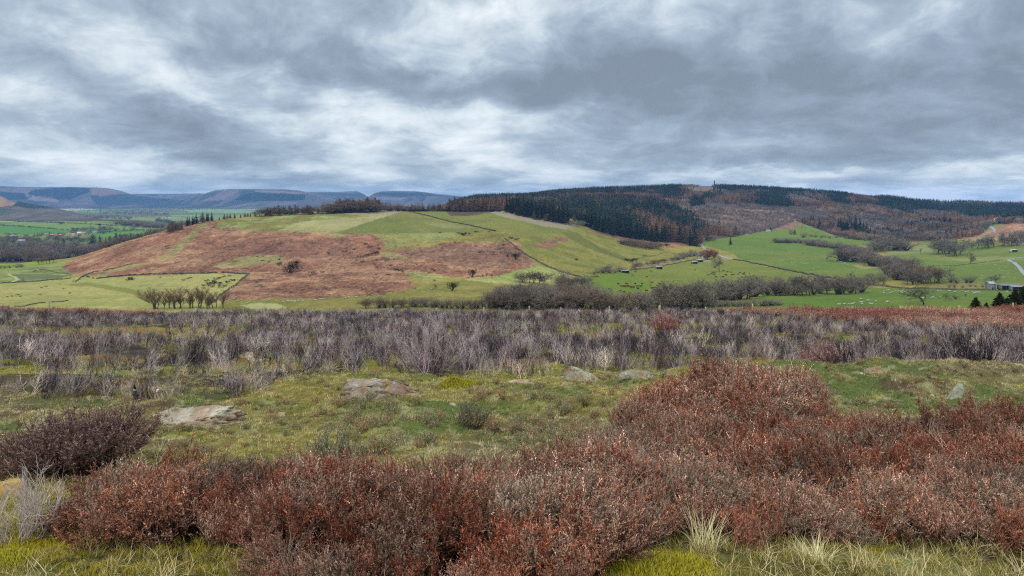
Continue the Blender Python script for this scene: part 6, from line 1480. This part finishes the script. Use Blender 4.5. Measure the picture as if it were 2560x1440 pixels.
solo('grass_tuft', grass_mesh('straw2', n=120, h0=.14, h1=.30, w=.004, c0=(170, 160, 116), c1=(214, 204, 162), r0=.07, lean=1.3, K=6, pale=.7), mp(2040, 3.25), 0, .6, 'spreading pale grass tuft at the bottom right', 'grass tuft')
solo('grass_tuft', grass_mesh('straw3', n=120, h0=.14, h1=.32, w=.004, c0=(160, 156, 120), c1=(208, 204, 172), r0=.08, lean=1.3, K=6, pale=.7), mp(2330, 3.62), 0, .7, 'silvery grass tuft under the right heather', 'grass tuft')
def far_tuft(x, D, w, h, label):
    solo('grass_tuft', grass_mesh('ftuft', n=420, h0=h * .5, h1=h, w=.02, c0=(176, 140, 96), c1=(206, 176, 124), r0=w, lean=.8, K=4, pale=.5), mp(x, D), 0, 1, label, 'grass tuft')
far_tuft(2300, 47, 1.3, .75, 'golden straw grass clump on the right brow below the oak')
far_tuft(2400, 46, 1.3, .55, 'golden straw grass clump right of the one below the oak')
def moss(x, y, r, label, D=None):
    p = moor_pt(x, y) if D is None else mp(x, D); mb = MB(); nn = 2600
    a = rng.uniform(0, 6.283, nn); q = np.sqrt(rng.uniform(0, 1, nn)); B = np.stack([np.cos(a) * q * r, np.sin(a) * q * r * .7, (1 - q ** 2) * r * .14], -1)
    B[:, 2] += np.array([float(v) for v in moor_h(p.x + B[:, 0], p.y + B[:, 1])]) - p.z - .01
    d_ = rng.normal(0, .5, (nn, 3)) + [0, 0, 1]; d_ /= np.linalg.norm(d_, axis=1, keepdims=True)
    mb.blades(B, d_ * rng.uniform(.02, .045, (nn, 1)), np.full(nn, .010), S(132, 128, 28) * 1.15 * rng.uniform(.55, 1.3, (nn, 1)), S(196, 182, 62) * 1.2 * rng.uniform(.7, 1.2, (nn, 1)))
    o = link('moss_cushion', mb.mesh('moss_cushion', M_SOLO)); o.location = p; tag(o, label, 'moss')
moss(1158, 968, .32, 'bright yellow green moss cushion right of the big fan shaped burnt bush')
moss(1655, 1415, .20, 'glowing yellow moss cushion at the bottom edge right of centre')
moss(40, 905, .34, 'yellow green moss cushion far left among the burnt stems')
moss(1000, 905, .22, 'small moss cushion behind the big angular boulder')
moss(2040, 888, .30, 'yellow moss under the pinkish bush on dark stalks')
moss(10, 1400, .14, 'yellow moss cushion in the lower left corner')
HAZE = 4.4e-5
# ================================================================ SKY, LIGHT, CAMERA
wd = bpy.data.worlds.new('World'); SC.world = wd; wd.use_nodes = True
nt = wd.node_tree; nt.nodes.clear()
out = nt.nodes.new('ShaderNodeOutputWorld'); bg = nt.nodes.new('ShaderNodeBackground')
SUN_EL, SUN_AZ = R(44), R(-150)     # azimuth from +y towards +x: behind and to the left
sky = nt.nodes.new('ShaderNodeTexSky'); sky.sky_type = 'NISHITA'; sky.sun_disc = False
sky.sun_elevation = SUN_EL; sky.sun_rotation = SUN_AZ; sky.altitude = 200
tc = nt.nodes.new('ShaderNodeTexCoord')
sep = nt.nodes.new('ShaderNodeSeparateXYZ'); nt.links.new(tc.outputs['Generated'], sep.inputs[0])
X, Y, Z = sep.outputs
MN = lambda op, a, b=None, c=False: math_node(nt, op, a, b, c)
zc = MN('MAXIMUM', Z, 0.0)
den = MN('ADD', zc, .15)
cx = MN('DIVIDE', X, den); cy = MN('DIVIDE', Y, den)
cmb = nt.nodes.new('ShaderNodeCombineXYZ'); 
az = MN('ARCTAN2', X, Y); el = MN('ARCSINE', MN('MINIMUM', MN('MAXIMUM', Z, 0.0), 1.0))
nt.links.new(X, cmb.inputs[0]); nt.links.new(Y, cmb.inputs[1]); nt.links.new(MN('MULTIPLY', MN('LOGARITHM', MN('ADD', el, .07), 2.718), .42), cmb.inputs[2])
n_big = noise(nt, 2.0, cmb.outputs[0], 3, .5, .3)
n_mid = noise(nt, 4.6, cmb.outputs[0], 8, .56, .3)
n_fin = noise(nt, 12, cmb.outputs[0], 8, .6, .4)
az = MN('ARCTAN2', X, Y); el = MN('ARCSINE', MN('MINIMUM', MN('MAXIMUM', Z, -1.0), 1.0))
def blob(px, py, rx, ry, a, tilt=0):
    """soft patch of cloud at a compass direction and height: amplitude a"""
    u = math.atan((px - 1280) / F); v = math.atan((HOR - py) / F * math.cos(u))
    du = MN('DIVIDE', MN('SUBTRACT', MN('ADD', az, wx), u), rx / F); dv0 = MN('SUBTRACT', MN('ADD', el, wy), v)
    if tilt: dv0 = MN('ADD', dv0, MN('MULTIPLY', MN('SUBTRACT', az, u), tilt))
    dv = MN('DIVIDE', dv0, ry / F)
    d2 = MN('ADD', MN('MULTIPLY', du, du), MN('MULTIPLY', dv, dv))
    return MN('MULTIPLY', MN('EXPONENT', MN('MULTIPLY', d2, -1.0)), a)
wx = MN('MULTIPLY', MN('SUBTRACT', n_mid, .5), .16); wy = MN('MULTIPLY', MN('SUBTRACT', noise(nt, 5.2, cmb.outputs[0], 6, .62), .5), .11)
tot = MN('ADD', MN('MULTIPLY', MN('SUBTRACT', n_mid, .5), 1.15), MN('MULTIPLY', MN('SUBTRACT', n_fin, .5), 1.3))
tot = MN('ADD', tot, MN('MULTIPLY', MN('SUBTRACT', n_big, .5), .3))
BL = [(430,210,240,70,.50,.45),(850,330,110,70,.55,.3),(1120,130,330,50,.28,.1),(130,60,130,60,.22,.4),(1250,300,300,60,.25,0),(120,260,240,60,.20,.2),(250,400,420,45,.18,0),(700,425,400,35,.15,0),(1150,385,150,30,.25,.1),(1350,30,260,80,.18,0),
      (200,150,230,90,-.40,.5),(450,335,330,45,-.42,.05),(60,440,130,50,-.2,0),(560,60,420,60,-.24,.2),(1080,215,420,42,-.34,.1),(1500,200,500,100,-.22,.1),(1900,190,600,150,-.30,.05),(2350,250,380,130,-.25,.0),(1950,400,480,50,-.25,0),(700,445,350,18,-.22,0),
      (2460,430,240,32,.55,0),(2380,490,320,16,.45,0),(1420,425,300,30,.25,.05),(1700,360,250,30,.10,0),(2500,345,120,40,.12,0),(1900,440,300,12,.25,0),(700,488,900,9,.18,0),(2100,485,700,12,.3,0)]
for b in BL:
    b = (*b[:4], b[4] * (.72 if b[4] > .3 else 1), b[5]); tot = MN('ADD', tot, blob(*b))
den_ = MN('ADD', MN('MULTIPLY', tot, .88), .53)
ramp = nt.nodes.new('ShaderNodeValToRGB'); nt.links.new(den_, ramp.inputs[0])
def L(r, g, b, k=1): return tuple([((c / 255 + .055) / 1.055) ** 2.4 * k for c in (r, g, b)] + [1])
e = ramp.color_ramp; e.elements[0].position = 0.0; e.elements[0].color = L(128, 139, 152)
e.elements[1].position = 1.0; e.elements[1].color = L(248, 252, 255)
for p, c in ((.28, (148, 162, 178)), (.5, (174, 189, 203)), (.72, (212, 223, 230))):
    x = e.elements.new(p); x.color = L(*c)
# an overcast sky is brighter overhead than near the horizon
zen = MN('ADD', 1.0, MN('MULTIPLY', MN('POWER', MN('MAXIMUM', MN('SUBTRACT', zc, .27), 0.0), 1.0), 2.6))
cl = nt.nodes.new('ShaderNodeVectorMath'); cl.operation = 'SCALE'; nt.links.new(ramp.outputs[0], cl.inputs[0]); nt.links.new(zen, cl.inputs['Scale'])
sk = nt.nodes.new('ShaderNodeVectorMath'); sk.operation = 'SCALE'; nt.links.new(sky.outputs[0], sk.inputs[0]); sk.inputs['Scale'].default_value = .8
mx = nt.nodes.new('ShaderNodeMix'); mx.data_type = 'RGBA'; mx.inputs[0].default_value = .1
# cloud layer (radiance / background strength) over the clear sky
cs = nt.nodes.new('ShaderNodeVectorMath'); cs.operation = 'SCALE'; nt.links.new(cl.outputs[0], cs.inputs[0]); cs.inputs['Scale'].default_value = 1.12 / .1
ins = [s for s in mx.inputs if s.type == 'RGBA']
nt.links.new(cs.outputs[0], ins[0]); nt.links.new(sk.outputs[0], ins[1])
outc = [s for s in mx.outputs if s.type == 'RGBA'][0]
nt.links.new(outc, bg.inputs[0]); bg.inputs[1].default_value = .1
nt.links.new(bg.outputs[0], out.inputs[0])
wd.cycles.sampling_method = 'MANUAL'; wd.cycles.sample_map_resolution = 512

sl = bpy.data.lights.new('sun', 'SUN'); sl.energy = 1.5; sl.angle = R(10); sl.color = (1, .96, .9)
so = link('sun', sl)
d = Vector((math.sin(SUN_AZ) * math.cos(SUN_EL), math.cos(SUN_AZ) * math.cos(SUN_EL), math.sin(SUN_EL)))
so.rotation_euler = d.to_track_quat('Z', 'Y').to_euler()

if HAZE:
    mb = MB(); mb.box((0, 8200, 47), (34000, 18000, 370), (1, 1, 1))
    m = bpy.data.materials.new('haze'); m.use_nodes = True; hn = m.node_tree; hn.nodes.clear()
    o_ = hn.nodes.new('ShaderNodeOutputMaterial'); pv = hn.nodes.new('ShaderNodeVolumePrincipled')
    pv.inputs['Density'].default_value = HAZE; pv.inputs['Color'].default_value = (.24, .52, 1, 1); pv.inputs['Anisotropy'].default_value = 0
    hn.links.new(pv.outputs[0], o_.inputs['Volume'])
    tag(link('haze', mb.mesh('haze', m)), kind='stuff')

cam = bpy.data.cameras.new('camera'); co = link('camera', cam)
cam.sensor_width = 36; cam.lens = 36 * F / 2560; cam.shift_y = -(720 - HOR) / 2560
cam.clip_start = .05; cam.clip_end = 60000
co.rotation_euler = (R(90), 0, 0); SC.camera = co
SC.view_settings.view_transform = 'Standard'; SC.view_settings.look = 'None'
SC.view_settings.exposure = 0; SC.view_settings.gamma = 1
SC.render.engine = 'CYCLES'
SC.cycles.max_bounces = 5; SC.cycles.diffuse_bounces = 3; SC.cycles.volume_bounces = 1
SC.cycles.transparent_max_bounces = 4; SC.cycles.use_denoising = False; SC.cycles.filter_width = 1.2
